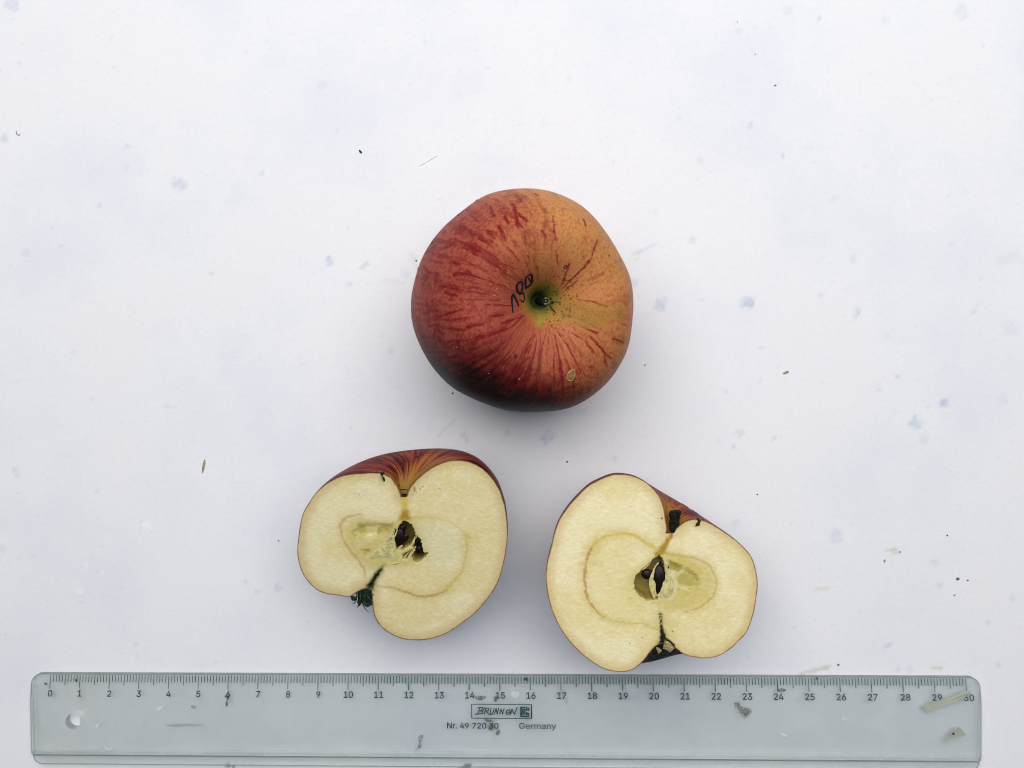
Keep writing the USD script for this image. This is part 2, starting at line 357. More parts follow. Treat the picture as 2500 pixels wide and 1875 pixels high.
for line, wpx, k, c in [([(1545, 622), (1604, 595)], 4, .4, BLUE), ([(1071, 1062), (1113, 1024)], 3, .35, TANC), ([(1954, 1646), (1990, 1637), (2026, 1628)], 5, .6, GRN), ([(2276, 1629), (2297, 1634)], 4, .6, GRN),
                        ([(1990, 1440), (2022, 1436)], 3, .35, TANC), ([(405, 992), (430, 994)], 4, .25, GREY), ([(880, 655), (895, 645)], 5, .4, GRN), ([(1005, 620), (1030, 690)], 7, .25, BLUE), ([(2165, 1341), (2195, 1347)], 4, .45, GRN),
                        ([(1126, 1874), (1146, 1868)], 6, .9, (.05, .10, .2)), ([(930, 685), (985, 690)], 5, .2, GREY), ([(2480, 620), (2440, 640)], 12, .15, GREY)]:
    d, _ = seg_dist(tv, np.array(on_z(line)))
    tint = mixc(tint, c, k * (1 - smoothstep(d * 74.5 + wob * 8, wpx * .5, wpx * 1.3)))
p, _ = obj('table_surface', (tv, tf), TABLE, col=tint)
tag(stage.GetPrimAtPath(p), 'white table board with faint blue stains and specks under the apples', None, None, 'structure')

# ------------------------------------------------------------------ the whole apple
A = win(980, 440, 0.35566)
A4 = win(1220, 640, 0.09643)
sil = A([(860, 55), (700, 68), (560, 112), (430, 200), (300, 310), (200, 430), (130, 560), (90, 690), (68, 800), (66, 880), (75, 980), (105, 1080), (150, 1180), (205, 1270), (270, 1350), (360, 1430), (470, 1490),
         (600, 1545), (730, 1580), (860, 1592), (1000, 1588), (1120, 1572), (1230, 1530), (1330, 1465), (1430, 1370), (1500, 1270), (1555, 1150), (1580, 1020), (1592, 880), (1588, 760), (1565, 650), (1520, 550), (1465, 450),
         (1400, 350), (1320, 250), (1230, 170), (1120, 110), (1000, 70)])
sil = spline(sil, 720, True)
NPHI, NT = 820, 430
prof = spline([(0.0, 0.455), (0.035, 0.465), (0.07, 0.535), (0.15, 0.655), (0.30, 0.77), (0.50, 0.83), (0.70, 0.77), (0.88, 0.52), (0.985, 0.16), (0.985, -0.2), (0.87, -0.52), (0.68, -0.76), (0.50, -0.845), (0.34, -0.83),
               (0.18, -0.72), (0.08, -0.66), (0.0, -0.65)], 600)
prof = resample(prof, NT); prof[:, 0] = np.maximum(prof[:, 0], 0); prof[0, 0] = prof[-1, 0] = 0
phi = np.linspace(0, 2 * np.pi, NPHI, endpoint=False)
TS = np.linspace(0, 1, NT)
R0 = 3.22
lean = np.array([0.285, -0.125, 1.0]); lean /= np.linalg.norm(lean)
AX = frame(lean)
centre = on_z([A((828, 822))[0]], 2.75)[0]
kphi = np.ones(NPHI)
grow = np.interp(prof[:, 0], [0, .25, .8, 1], [0, .35, 1, 1])
lob = 0.010 * np.cos(5 * phi + 0.6) + 0.008 * np.cos(3 * phi + 2.0) + 0.006 * np.cos(2 * phi)


def whole(kp):
    r = prof[:, 0][:, None] * (1 + (kp - 1)[None] * grow[:, None])
    h = prof[:, 1][:, None] + lob[None] * np.interp(prof[:, 0], [0, .3, .6, 1], [0, .6, 1.6, 0])[:, None] * np.sign(prof[:, 1])[:, None]
    loc = np.stack([r * np.cos(phi), r * np.sin(phi), np.broadcast_to(h, r.shape)], -1).reshape(-1, 3) * R0
    return loc @ AX + centre


mid = sil.mean(0)
sa = np.arctan2(sil[:, 1] - mid[1], sil[:, 0] - mid[0]); so = np.argsort(sa)
sr = np.linalg.norm(sil - mid, axis=1)
for it in range(14):
    V = whole(kphi); V[:, 2] -= V[:, 2].min()
    centre = centre + np.array([0, 0, -whole(kphi)[:, 2].min()])
    P = project(V)
    a = np.arctan2(P[:, 1] - mid[1], P[:, 0] - mid[0]); rr = np.linalg.norm(P - mid, axis=1)
    b = ((a + np.pi) / (2 * np.pi) * 180).astype(int) % 180
    ratio, at = np.ones(180), np.zeros(180)
    for k in range(180):
        i = np.nonzero(b == k)[0]; j = i[np.argmax(rr[i])]
        ratio[k] = np.interp(a[j], sa[so], sr[so], period=2 * np.pi) / rr[j]; at[k] = phi[j % NPHI]
    o = np.argsort(at)
    upd = np.interp(phi, at[o], ratio[o], period=2 * np.pi)
    ker = np.exp(-0.5 * (np.arange(-40, 41) / 12.0) ** 2); ker /= ker.sum()
    upd = np.convolve(np.r_[upd[-40:], upd, upd[:40]], ker, 'valid')
    kphi = kphi * (1 + 0.8 * (upd - 1))
V = whole(kphi); dz = V[:, 2].min(); V[:, 2] -= dz; centre = centre - (0, 0, dz)
idx = np.arange(NT * NPHI).reshape(NT, NPHI); nxt = np.roll(idx, -1, 1)
F = np.vstack([np.stack([idx[:-1].ravel(), idx[1:].ravel(), nxt[1:].ravel()], 1), np.stack([idx[:-1].ravel(), nxt[1:].ravel(), nxt[:-1].ravel()], 1)])


def normals(v, f):
    fn = np.cross(v[f[:, 1]] - v[f[:, 0]], v[f[:, 2]] - v[f[:, 0]]); n = np.zeros_like(v)
    for i in range(3):
        np.add.at(n, f[:, i], fn)
    return n / np.maximum(np.linalg.norm(n, axis=1), 1e-20)[:, None]


VN = normals(V, F)
facing = np.einsum('ij,ij->i', VN, EYE - V) > 0.03
vis = np.nonzero(facing)[0]
vtree = cKDTree(project(V[vis]))


def on_apple(px, lift=0.0):
    d, i = vtree.query(np.atleast_2d(px), k=4)
    w = 1 / (d + 0.05); w /= w.sum(1, keepdims=True)
    pos = (V[vis][i] * w[..., None]).sum(1); n = (VN[vis][i] * w[..., None]).sum(1); n /= np.linalg.norm(n, axis=1)[:, None]
    return pos + n * lift, n


# skin colours: a ground colour that turns from yellow to red, radial streaks and single strokes
D0 = (V - centre) / R0
PH = np.tile(phi, NT); TT = np.repeat(TS, NPHI); RR = np.repeat(prof[:, 0], NPHI)
D = (V - centre) / R0
top = np.repeat(prof[:, 1] > 0.3, NPHI)
cosw = np.stack([np.cos(PH), np.sin(PH)], 1)


wA, wB = (2.2 * (meshkit.fbm(D0 * 7 + 5 * k, 3, 200 + k) - .5) for k in (1, 2))


def ring_noise(fr, ft, seed, oct=3, warp=0.0):
    c = cosw * fr + np.stack([wA, wB], 1) * (.55 * ft ** .5)
    return meshkit.fbm(np.c_[c + 50, TT * ft + 10 + warp], oct, seed)


big = meshkit.fbm(D * 1.6 + 9, 3, 11); midn = meshkit.fbm(D * 5 + 4, 4, 12); fine = meshkit.fbm(D * 30 + 4, 3, 13); dots = meshkit.fbm(D * 62 + 4, 2, 14)
redness = smoothstep(-0.80 * D[:, 0] - 0.42 * D[:, 1] + 0.8 * (big - .5) + .30 * (midn - .5), -0.46, 0.36)
wpx = project(V)
warp = 0.4 * (midn - .5)
OR_, YE, RE, DR = (0.49, 0.185, 0.062), (0.49, 0.275, 0.085), (0.31, 0.052, 0.042), (0.160, 0.008, 0.012)
col = np.tile(OR_, (len(V), 1))
col = mixc(col, YE, smoothstep(0.55 * D[:, 0] + 0.75 * D[:, 1] + .9 * (midn - .5), .25, .95) * .55)
col = mixc(col, RE, redness * .88)
fs = ring_noise(36, 2.2, 21, 3, warp)            # fine streaks
ms_ = ring_noise(19, 8.0, 22, 3, warp)           # broken dashes
ls = ring_noise(62, 3.0, 23, 2, warp)
streak = smoothstep(fs, .57 - .08 * redness, .70 - .06 * redness) * (0.30 + .55 * redness)
dash = smoothstep(ms_ + .10 * (fine - .5), .60 - .07 * redness, .66 - .07 * redness) * (.30 + .55 * redness) * smoothstep(RR, .22, .5)
near = smoothstep(RR, .70, .30) * smoothstep(RR, .10, .2)
lines = smoothstep(ls, .54, .66) * near * smoothstep(-D[:, 0] * .6 - D[:, 1] * .4 + .25 + .5 * (big - .5), -.1, .35) * .75
gate = smoothstep(meshkit.fbm(D * 9 + 30, 3, 90), .42, .56)
streak = streak * (.35 + .65 * gate); dash = dash * (.5 + .5 * gate)
col = mixc(col, (0.20, 0.018, 0.014), smoothstep(dots + .3 * (fine - .5), .50, .60) * (.12 + .45 * redness) * smoothstep(RR, .3, .6))
col = mixc(col, DR, np.clip(streak * .9, 0, 1)); col = mixc(col, DR, np.clip(dash * .85, 0, 1)); col = mixc(col, DR, lines * .7)
col = mixc(col, (0.20, 0.04, 0.022), smoothstep(dots, .58, .70) * .30 * (1 - .3 * redness))
# deep blush low on the left, darkened further with painted-in shade
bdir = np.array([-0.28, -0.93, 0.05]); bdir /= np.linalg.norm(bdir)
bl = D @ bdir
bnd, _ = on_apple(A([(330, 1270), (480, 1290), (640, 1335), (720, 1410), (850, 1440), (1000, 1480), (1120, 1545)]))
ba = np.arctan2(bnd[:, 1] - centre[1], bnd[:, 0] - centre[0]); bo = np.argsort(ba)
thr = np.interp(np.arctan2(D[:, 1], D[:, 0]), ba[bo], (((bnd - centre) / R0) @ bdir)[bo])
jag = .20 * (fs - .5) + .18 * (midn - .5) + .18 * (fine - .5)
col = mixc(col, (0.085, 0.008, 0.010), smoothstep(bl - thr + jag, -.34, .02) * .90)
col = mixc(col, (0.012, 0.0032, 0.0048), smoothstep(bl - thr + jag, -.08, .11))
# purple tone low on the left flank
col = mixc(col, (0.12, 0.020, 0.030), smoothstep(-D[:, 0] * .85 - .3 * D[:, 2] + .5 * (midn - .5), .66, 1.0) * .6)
# single strokes, each laid along the skin
strokes = [(610, 180, 635, 250, 20, 24), (770, 170, 800, 320, 30, 24), (800, 230, 860, 280, 26, 18), (790, 280, 830, 325, 20, 14), (710, 245, 740, 300, 20, 14), (670, 315, 718, 405, 26, 18), (590, 350, 635, 395, 26, 20), (365, 410, 440, 440, 14, 20), (440, 440, 545, 490, 26, 16),
           (470, 240, 530, 280, 16, 14), (400, 310, 480, 340, 20, 14), (915, 92, 940, 106, 20, 16), (840, 105, 860, 115, 16, 14), (1038, 240, 1060, 405, 10, 14), (1250, 270, 1262, 310, 16, 18), (360, 640, 470, 645, 26, 24), (470, 645, 770, 750, 16, 6), (260, 725, 540, 772, 10, 8),
           (290, 465, 340, 450, 26, 20), (150, 920, 250, 890, 14, 16), (250, 935, 410, 890, 20, 12), (180, 1000, 255, 988, 20, 14), (530, 1085, 720, 1020, 26, 14), (690, 985, 845, 928, 16, 8), (320, 1110, 410, 1095, 20, 14), (820, 1200, 930, 1020, 10, 6), (765, 1315, 870, 1220, 18, 14), (845, 1185, 905, 1105, 14, 8),
           (1050, 1030, 1085, 1260, 5, 14), (1085, 1260, 1110, 1450, 20, 18), (1040, 1090, 1050, 1425, 4, 9), (1130, 1120, 1230, 1315, 6, 20), (1170, 1045, 1260, 1110, 6, 10), (1260, 1110, 1312, 1175, 14, 20), (1290, 1070, 1360, 1140, 8, 14), (1360, 1140, 1435, 1225, 14, 10), (1235, 1010, 1345, 1048, 8, 9),
           (1205, 820, 1340, 838, 5, 9), (1300, 840, 1410, 865, 6, 14), (1450, 1085, 1525, 1118, 12, 16), (1050, 790, 1190, 660, 4, 12), (1190, 660, 1285, 560, 14, 16), (1060, 780, 1110, 690, 4, 10), (1110, 690, 1150, 575, 14, 10), (1070, 795, 1210, 690, 4, 8), (1290, 560, 1345, 410, 14, 8), (868, 520, 900, 655, 12, 5), (930, 590, 938, 720, 10, 4),
           (690, 570, 860, 645, 7, 5), (735, 460, 830, 600, 9, 6), (845, 330, 855, 460, 7, 5), (890, 1330, 835, 1410, 14, 18), (985, 1395, 970, 1480, 16, 18), (600, 825, 720, 832, 10, 5), (580, 858, 780, 862, 10, 5), (370, 1238, 500, 1225, 24, 14), (450, 1010, 560, 985, 18, 12), (610, 940, 700, 930, 18, 8), (560, 760, 680, 790, 10, 6),
           (960, 350, 990, 390, 16, 10), (1060, 480, 1075, 590, 7, 5), (340, 560, 395, 575, 20, 16), (150, 590, 190, 640, 30, 24), (150, 660, 180, 670, 24, 20), (300, 770, 380, 790, 22, 16), (255, 1030, 290, 1060, 24, 18), (1020, 1030, 990, 1200, 5, 4), (1000, 1020, 940, 1240, 5, 5), (1070, 1030, 1130, 1130, 5, 6), (960, 1000, 880, 1120, 5, 8), (1390, 1200, 1410, 1280, 12, 8)]
stree = cKDTree(V)
swob = np.stack([.07 * (meshkit.fbm(D * 6 + 3 * k, 2, 70 + k) - .5) + .045 * (meshkit.fbm(D * 34 + 3 * k, 2, 80 + k) - .5) for k in range(3)], 1)
for x0, y0, x1, y1, w0, w1 in strokes:
    line, _ = on_apple(A(np.linspace((x0, y0), (x1, y1), 7)))
    i = np.array(sorted(set(sum(stree.query_ball_point(line, 0.32), []))), int)
    d, u = seg_dist(V[i] + swob[i], line)
    w = (w0 + (w1 - w0) * u) * 0.0021
    k = 1 - smoothstep(d + .05 * (fine[i] - .5) + .035 * (midn[i] - .5) + .025 * (fs[i] - .5), w * .55, w * 1.2 + .012)
    col[i] = mixc(col[i], np.array(DR) * (1.0 + .35 * (1 - redness[i].mean())), np.clip(k * (.66 + .32 * smoothstep(fine[i] + .5 * (dots[i] - .5), .32, .6)), 0, .95))
# yellow-green round the stem, with a tongue to the right and a short one above
pit, _ = on_apple(A((985, 850)))
dp = np.linalg.norm(V - pit[0], axis=1)
tong, _ = on_apple(A([(1000, 900), (1130, 900), (1300, 920), (1500, 890)]))
d1, u1 = seg_dist(V, tong)
k1 = (1 - smoothstep(d1 + .35 * (midn - .5) + .1 * (fine - .5), .12 + .20 * (1 - u1), .30 + .25 * (1 - u1))) * top * (1 - .75 * u1)
tong2, _ = on_apple(A([(990, 740), (975, 600)]))
d2, u2 = seg_dist(V, tong2)
k2 = (1 - smoothstep(d2 + .2 * (midn - .5), .08, .26)) * top * (.9 - .5 * u2)
k3 = (1 - smoothstep(RR + .10 * (midn - .5), .12, .24)) * top
col = mixc(col, (0.33, 0.185, 0.036), np.clip(np.maximum.reduce([k1 * .9, k2 * .8, k3 * .85]), 0, 1))
gr, _ = on_apple(A([(1270, 960), (1400, 940), (1490, 900)]))
d3, _ = seg_dist(V, gr)
col = mixc(col, (0.25, 0.165, 0.034), (1 - smoothstep(d3 + .5 * (midn - .5), -.05, .3)) * top * .35)
gr2, _ = on_apple(A([(940, 990), (960, 940)])); d3, _ = seg_dist(V, gr2)
col = mixc(col, (0.26, 0.22, 0.035), (1 - smoothstep(d3 + .2 * (midn - .5), .05, .22)) * top * .8)
col = mixc(col, (0.11, 0.12, 0.018), (1 - smoothstep(RR + .09 * (midn - .5) + .05 * (fine - .5), .075, .185)) * top * .9)
col = mixc(col, (0.034, 0.050, 0.014), (1 - smoothstep(RR + .05 * (fine - .5), .045, .10)) * top * .95)  # green russet of the pit, with its occlusion painted in
russ = smoothstep(dots + .12 * (fine - .5), .62, .68) * (1 - smoothstep(dp, .5, 1.6)) * smoothstep(D[:, 0] - (pit[0] - centre)[0] / R0, -.1, .05) * top
col = mixc(col, (0.05, 0.05, 0.02), russ * .8)

base = V[np.argmin(V[:, 2])].copy(); base[2] = 0
W = thing('whole_apple', 'whole red and orange striped apple with 180 handwritten beside its stem', 'apple', base)
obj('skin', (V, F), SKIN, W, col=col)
# stem stub standing in the pit
pitbottom = V[:NPHI].mean(0)
ringpos = A4((1165, 985))[0]
st_top = on_plane([ringpos], pitbottom + lean * 0.36, lean)[0]
axis_pts = np.linspace(pitbottom - lean * .15, st_top, 9)
stm = tube(axis_pts, [0.10, 0.095, 0.105, 0.125], 16, 1, AX[0])
sv = stm[0] + 0.012 * (meshkit.fbm(stm[0] * 9 + 50, 3, 4)[:, None] - .5) * VN[0]
stem = obj('stem', (sv, stm[1]), STEM, W)
ringp = np.stack([st_top + lean * .006 + .095 * math.cos(t) * (1 + .12 * math.sin(3 * t)) * AX[0] + .078 * math.sin(t) * AX[1] for t in np.linspace(0.5, 2 * np.pi + .1, 30)])
obj('cut_ring', tube(ringp, [.008, .017, .012, .02, .015, .008], 6, .6, lean), STEM_CUT, stem)
obj('pith', blob(st_top + lean * .004, AX, (.025, .020, .012), 3, .3), STEM_CUT, stem)
fib, fn_ = on_apple(A4([(1270, 1060), (1330, 1180), (1380, 1240), (1435, 1300)]), .02)
obj('fibre', tube(spline(fib, 12), [.010, .022, .020, .008], 6, .5, fn_[0]), DARK, W)
for q_, r_ in (((1345, 1020), .05), ((1300, 915), .035), ((1210, 1215), .025), ((1060, 745), .022), ((1080, 715), .018), ((1145, 645), .015), ((1195, 1440), .018), ((1265, 1510), .02), ((1475, 1480), .016), ((1580, 1245), .014), ((1540, 1010), .014)):
    c_, n_ = on_apple(A4(q_), .004)
    obj('crumb', blob(c_[0], frame(n_[0]), (r_ * 1.2, r_ * .8, r_ * .5), int(r_ * 1e4) % 50, .35, 2), DARK, W)
# the handwritten number
digits = [[[(480, 1110), (455, 1045), (415, 945), (380, 880), (345, 830), (315, 850), (305, 930), (312, 1060), (322, 1170), (338, 1280)]],
          [[(530, 485), (465, 530), (430, 620), (445, 710), (485, 780), (530, 790), (560, 720), (575, 620), (565, 530), (530, 485)], [(515, 830), (530, 790), (580, 780), (615, 830), (622, 920), (600, 1000), (565, 1000), (530, 950)]],
          [[(720, 335), (660, 420), (655, 540), (668, 640), (715, 620), (800, 545), (822, 440), (800, 330), (760, 310), (715, 345)], [(725, 395), (760, 450), (785, 515)]]]
for dg in digits:
    ms = []
    for k, line in enumerate(dg):
        pt, n_ = on_apple(A4(spline(line, 48)), 0.0)
        ms.append(tube(pt, [.031, .040, .038, .026] if k == 0 else [.022, .028, .020], 8, .35, n_))
    obj('digit', join(*ms), INK, W)
# dry scar and small dark specks in the skin
sc = A([(1145, 1372), (1138, 1345), (1158, 1308), (1183, 1302), (1190, 1330), (1172, 1372)])
sc = spline(sc, 40, True); scc = sc.mean(0)
pr, nr = on_apple(sc); pc, ncn = on_apple(scc[None])
rings = [pc + ncn * .012]
for k in (.45, .8, 1.0):
    pp, nn = on_apple(scc + (sc - scc) * k, .012 if k < 1 else -.004); rings.append(pp)
vv = np.vstack(rings); ff = [[0, 1 + i, 1 + (i + 1) % 40] for i in range(40)]
for k in range(2):
    for i in range(40):
        a0, a1 = 1 + 40 * k + i, 1 + 40 * k + (i + 1) % 40
        ff += [[a0, a0 + 40, a1 + 40], [a0, a1 + 40, a1]]
scar = obj('scar', (vv, np.array(ff)[:, ::-1] if np.cross(vv[1] - vv[0], vv[2] - vv[0]) @ ncn[0] < 0 else np.array(ff)), SCAR, W, label='pale dry scar on the skin')
rim, nr = on_apple(np.vstack([sc, sc[:1]]), .006)
obj('scar_rim', tube(rim, .012, 6, .7, nr), SCAR_RIM, scar)
for q_, a_, b_ in (((1425, 517), .034, .018), ((515, 133), .035, .022), ((390, 238), .045, .026), ((210, 430), .05, .026), ((108, 603), .03, .03), ((262, 1105), .035, .03), ((783, 1205), .05, .032), ((1250, 520), .014, .012), ((70, 940), .03, .02), ((430, 313), .022, .016), ((1046, 352), .022, .014), ((432, 665), .016, .014), ((980, 1087), .014, .012)):
    c_, n_ = on_apple(A(q_), .002)
    obj('speck', blob(c_[0], frame(n_[0], (.6, .8, 0)), (a_, b_, .012), int(a_ * 1e4) % 40, .35, 2), DARK, W)
for q_ in ((1380, 735), (1048, 298), (655, 745), (380, 1147), (600, 1325), (432, 485), (635, 265), (810, 1365), (640, 790), (1255, 985), (1210, 1190), (90, 960)):
    c_, n_ = on_apple(A(q_), .001)
    obj('lenticel', blob(c_[0], frame(n_[0]), (.018, .014, .008), 5, .3, 2), SCAR_RIM, W)
lp, n_ = on_apple(A(spline([(1118, 605), (1118, 592), (1128, 584), (1136, 590), (1128, 602), (1116, 612)], 20)), .003)
obj('speck', tube(lp, [.015, .013, .008], 6, .6, n_), DARK, W)


# ------------------------------------------------------------------ the two halves
def half(label, conv, outline_r, outline_l, normal, base_c, features, s_of, seed, skinfun, bulge, mid_px):
    """outline_l, outline_r: the cut edge from the stem notch round to the calyx notch, on the left and on the right."""
    n = np.array(normal, float); n /= np.linalg.norm(n)
    ol, orr = conv(outline_l), conv(outline_r)
    NS, NP = 360, 240
    z0 = 3.0
    for it in range(8):
        p0 = on_z([mid_px], z0)[0]
        Lp, Rp = on_plane(resample(spline(ol, 500), NS), p0, n), on_plane(resample(spline(orr, 500), NS), p0, n)
        s0, c0 = (Lp[0] + Rp[0]) / 2, (Lp[-1] + Rp[-1]) / 2
        ey = s0 - c0; H = np.linalg.norm(ey); ey /= H; ex = np.cross(ey, n)
        loc = lambda Q: np.stack([(Q - c0) @ ex, (Q - c0) @ ey], 1)
        l2, r2 = loc(Lp), loc(Rp)
        ph = np.linspace(0, np.pi, NP)                                  # 0 = right edge, pi = left edge
        w = ((1 - np.cos(ph)) / 2)[None]
        rad = r2[:, :1] * (1 - w) + (-l2[:, :1]) * w
        rad = np.where((w > 0) & (w < 1), np.maximum(rad, 0.0), rad)
        hh = r2[:, 1:] * (1 - w) + l2[:, 1:] * w
        ss = np.linspace(0, 1, NS)[:, None]
        hh = hh - bulge * np.sin(ph)[None] ** 2 * np.exp(-((ss - .90) / .07) ** 2)
        rad = rad * (1 + .012 * np.sin(5 * ph + seed)[None] * np.sin(ph)[None])
        xx, dd = rad * np.cos(ph)[None], np.abs(rad) * np.sin(ph)[None]
        B = c0 + xx[..., None] * ex + hh[..., None] * ey - dd[..., None] * n
        low = B[..., 2].min()
        z0 -= low
    B = B.reshape(-1, 3)
    ix = np.arange(NS * NP).reshape(NS, NP)
    a, b, c, d = ix[:-1, :-1].ravel(), ix[1:, :-1].ravel(), ix[1:, 1:].ravel(), ix[:-1, 1:].ravel()
    bf = np.vstack([np.stack([a, b, c], 1), np.stack([a, c, d], 1)])
    cen = B.mean(0)
    fn = np.cross(B[bf[:, 1]] - B[bf[:, 0]], B[bf[:, 2]] - B[bf[:, 0]])
    if (fn * (B[bf[:, 0]] - cen)).sum() < 0:
        bf = bf[:, ::-1]
    basepos = B[np.argmin(B[:, 2])].copy(); basepos[2] = 0
    T = thing('apple_half', label, 'apple half', basepos)
    obj('skin', (B, bf), SKIN, T, col=skinfun(B, np.repeat(np.linspace(0, 1, NS), NP), np.tile(ph, NS)))
    bn = normals(B, bf); k_ = np.nonzero(np.einsum('ij,ij->i', bn, EYE - B) > .02)[0]
    kt = cKDTree(project(B[k_]))

    def on_skin(px, lift=0.0):
        d_, i_ = kt.query(np.atleast_2d(px), k=6)
        j_ = np.take_along_axis(i_, np.argmin(d_ - 4 * B[k_][i_][..., 2], 1)[:, None], 1)[:, 0]
        return B[k_][j_] + bn[k_][j_] * lift, bn[k_][j_]
    # the cut face: a fine sheet with the hollows of the core sunk into it
    bl_, br_ = project(Lp), project(Rp)
    edge = np.vstack([br_, bl_[::-1][1:-1] if np.linalg.norm(bl_[0] - br_[0]) < .5 else bl_[::-1]])
    pg = sg.Polygon(edge).buffer(0)
    if pg.geom_type != 'Polygon':
        pg = max(pg.geoms, key=lambda g: g.area)
    x0, y0, x1, y1 = pg.bounds
    st = 1.7
    GX, GY = np.meshgrid(np.arange(x0, x1, st), np.arange(y0, y1, st * .866))
    GX = GX + (np.arange(len(GX)) % 2 * st / 2)[:, None]
    G = np.stack([GX.ravel(), GY.ravel()], 1)
    inner = pg.buffer(-1.0)
    G = G[shapely.contains_xy(inner, G[:, 0], G[:, 1])]
    ring = np.array(pg.exterior.coords)[:-1]
    ring = resample(np.vstack([ring, ring[:1]]), int(pg.length / 1.3))[:-1]
    pts = np.vstack([ring, G])
    tri = Delaunay(pts).simplices
    cm = pts[tri].mean(1)
    tri = tri[shapely.contains_xy(pg, cm[:, 0], cm[:, 1])]
    P3 = on_plane(pts, p0, n)
    nn = np.cross(P3[tri[:, 1]] - P3[tri[:, 0]], P3[tri[:, 2]] - P3[tri[:, 0]]) @ n
    tri[nn < 0] = tri[nn < 0][:, ::-1]
    dr, _ = seg_dist(pts, np.vstack([ring, ring[:1]]))
    depth, colr = features(pts, dr)
    depth = depth * smoothstep(dr, 0, 6) + 0.010 * (1 - smoothstep(dr, 0, 5)) * 0
    relief = .005 * (meshkit.fbm(np.c_[pts * .06 + 30, np.zeros(len(pts))], 4, seed) - .5) * smoothstep(dr, 0, 5)
    obj('flesh', (P3 - n * (depth - relief)[:, None], tri), FLESH, T, col=colr)
    return T, on_skin, n, (lambda px, lift=0.0: on_plane(px, p0 + n * lift, n)), frame(n, ex)


def half_skin(bias, seedn, purple):
    def f(B, s, ph):
        c2 = np.c_[np.cos(ph), np.sin(ph)]
        fs = meshkit.fbm(np.c_[c2 * 26 + 40, s * 4 + 5], 3, seedn); ms = meshkit.fbm(np.c_[c2 * 11 + 40, s * 9 + 5], 3, seedn + 1)
        mn = meshkit.fbm(B * 1.6 + 60, 3, seedn + 2); fi = meshkit.fbm(B * 9 + 60, 3, seedn + 3)
        c = np.tile((0.33, 0.105, 0.028), (len(B), 1))
        red = smoothstep(s + .25 * (mn - .5) + .16 * (fs - .5) + bias, .07, .20)
        c = mixc(c, (0.19, 0.028, 0.022), red * .95)
        c = mixc(c, (0.055, 0.004, 0.008), smoothstep(fs, .50, .62) * (.45 + .5 * red))
        c = mixc(c, (0.04, 0.003, 0.007), smoothstep(ms, .55, .63) * .7 * red)
        c = mixc(c, purple, smoothstep(s + .2 * (mn - .5), .20, .42) * .6)
        c = mixc(c, (0.30, 0.150, 0.032), (1 - smoothstep(s + .10 * (fs - .5) + .05 * (mn - .5), .04, .115)))
        c = mixc(c, (0.22, 0.14, 0.030), (1 - smoothstep(s, .015, .07)) * .8)
        c = mixc(c, (0.05, 0.045, 0.02), smoothstep(fi, .66, .72) * (1 - smoothstep(s, .10, .2)) * .8)
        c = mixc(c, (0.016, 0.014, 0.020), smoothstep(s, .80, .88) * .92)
        return c
    return f


FL_BASE = (0.80, 0.685, 0.385)


def flesh_ground(pts, dr, seedn, rimc=(0.17, 0.04, 0.028)):
    nb = meshkit.fbm(np.c_[pts * .012 + 70, np.zeros(len(pts))], 3, seedn)
    nf = meshkit.fbm(np.c_[pts * .09 + 70, np.zeros(len(pts))], 3, seedn + 1)
    c = np.tile(FL_BASE, (len(pts), 1))
    c = mixc(c, (0.74, 0.64, 0.30), smoothstep(nb, .4, .65) * .45)
    c = mixc(c, (0.84, 0.77, 0.51), smoothstep(nb, .52, .34) * .6)
    c = mixc(c, (0.84, 0.76, 0.50), smoothstep(nf, .5, .72) * .25)
    c = mixc(c, (0.60, 0.42, 0.17), (1 - smoothstep(dr + 16 * (nb - .5), 1, 30)) * .60)
    c = mixc(c, rimc, 1 - smoothstep(dr + 1.2 * (nf - .5), .9, 3.0))
    return c, nb, nf


def paint(c, pts, line, w, color, k, soft=1.0, taper=None):
    d, u = seg_dist(pts, line)
    ww = w if taper is None else w * np.interp(u, np.linspace(0, 1, len(taper)), taper)
    return mixc(c, color, k * (1 - smoothstep(d, ww * .35, ww * (1.0 + soft))))


def fill(c, pts, poly, color, k, soft):
    s = poly_sdf(pts, poly)
    return mixc(c, color, k * (1 - smoothstep(s, -soft, soft)))


def sink(dep, pts, poly, depth, soft):
    s = poly_sdf(pts, poly)
    return np.maximum(dep, depth * smoothstep(-s, -.3, soft))


L, L5, L3 = win(700, 1060, .31951), win(820, 1240, .14469), win(840, 1370, .07835)
HOLLOW, GOLD, TANL, GRNL, COREC = (0.26, 0.185, 0.035), (0.40, 0.23, 0.012), (0.49, 0.25, 0.085), (0.60, 0.48, 0.13), (0.57, 0.46, 0.12)


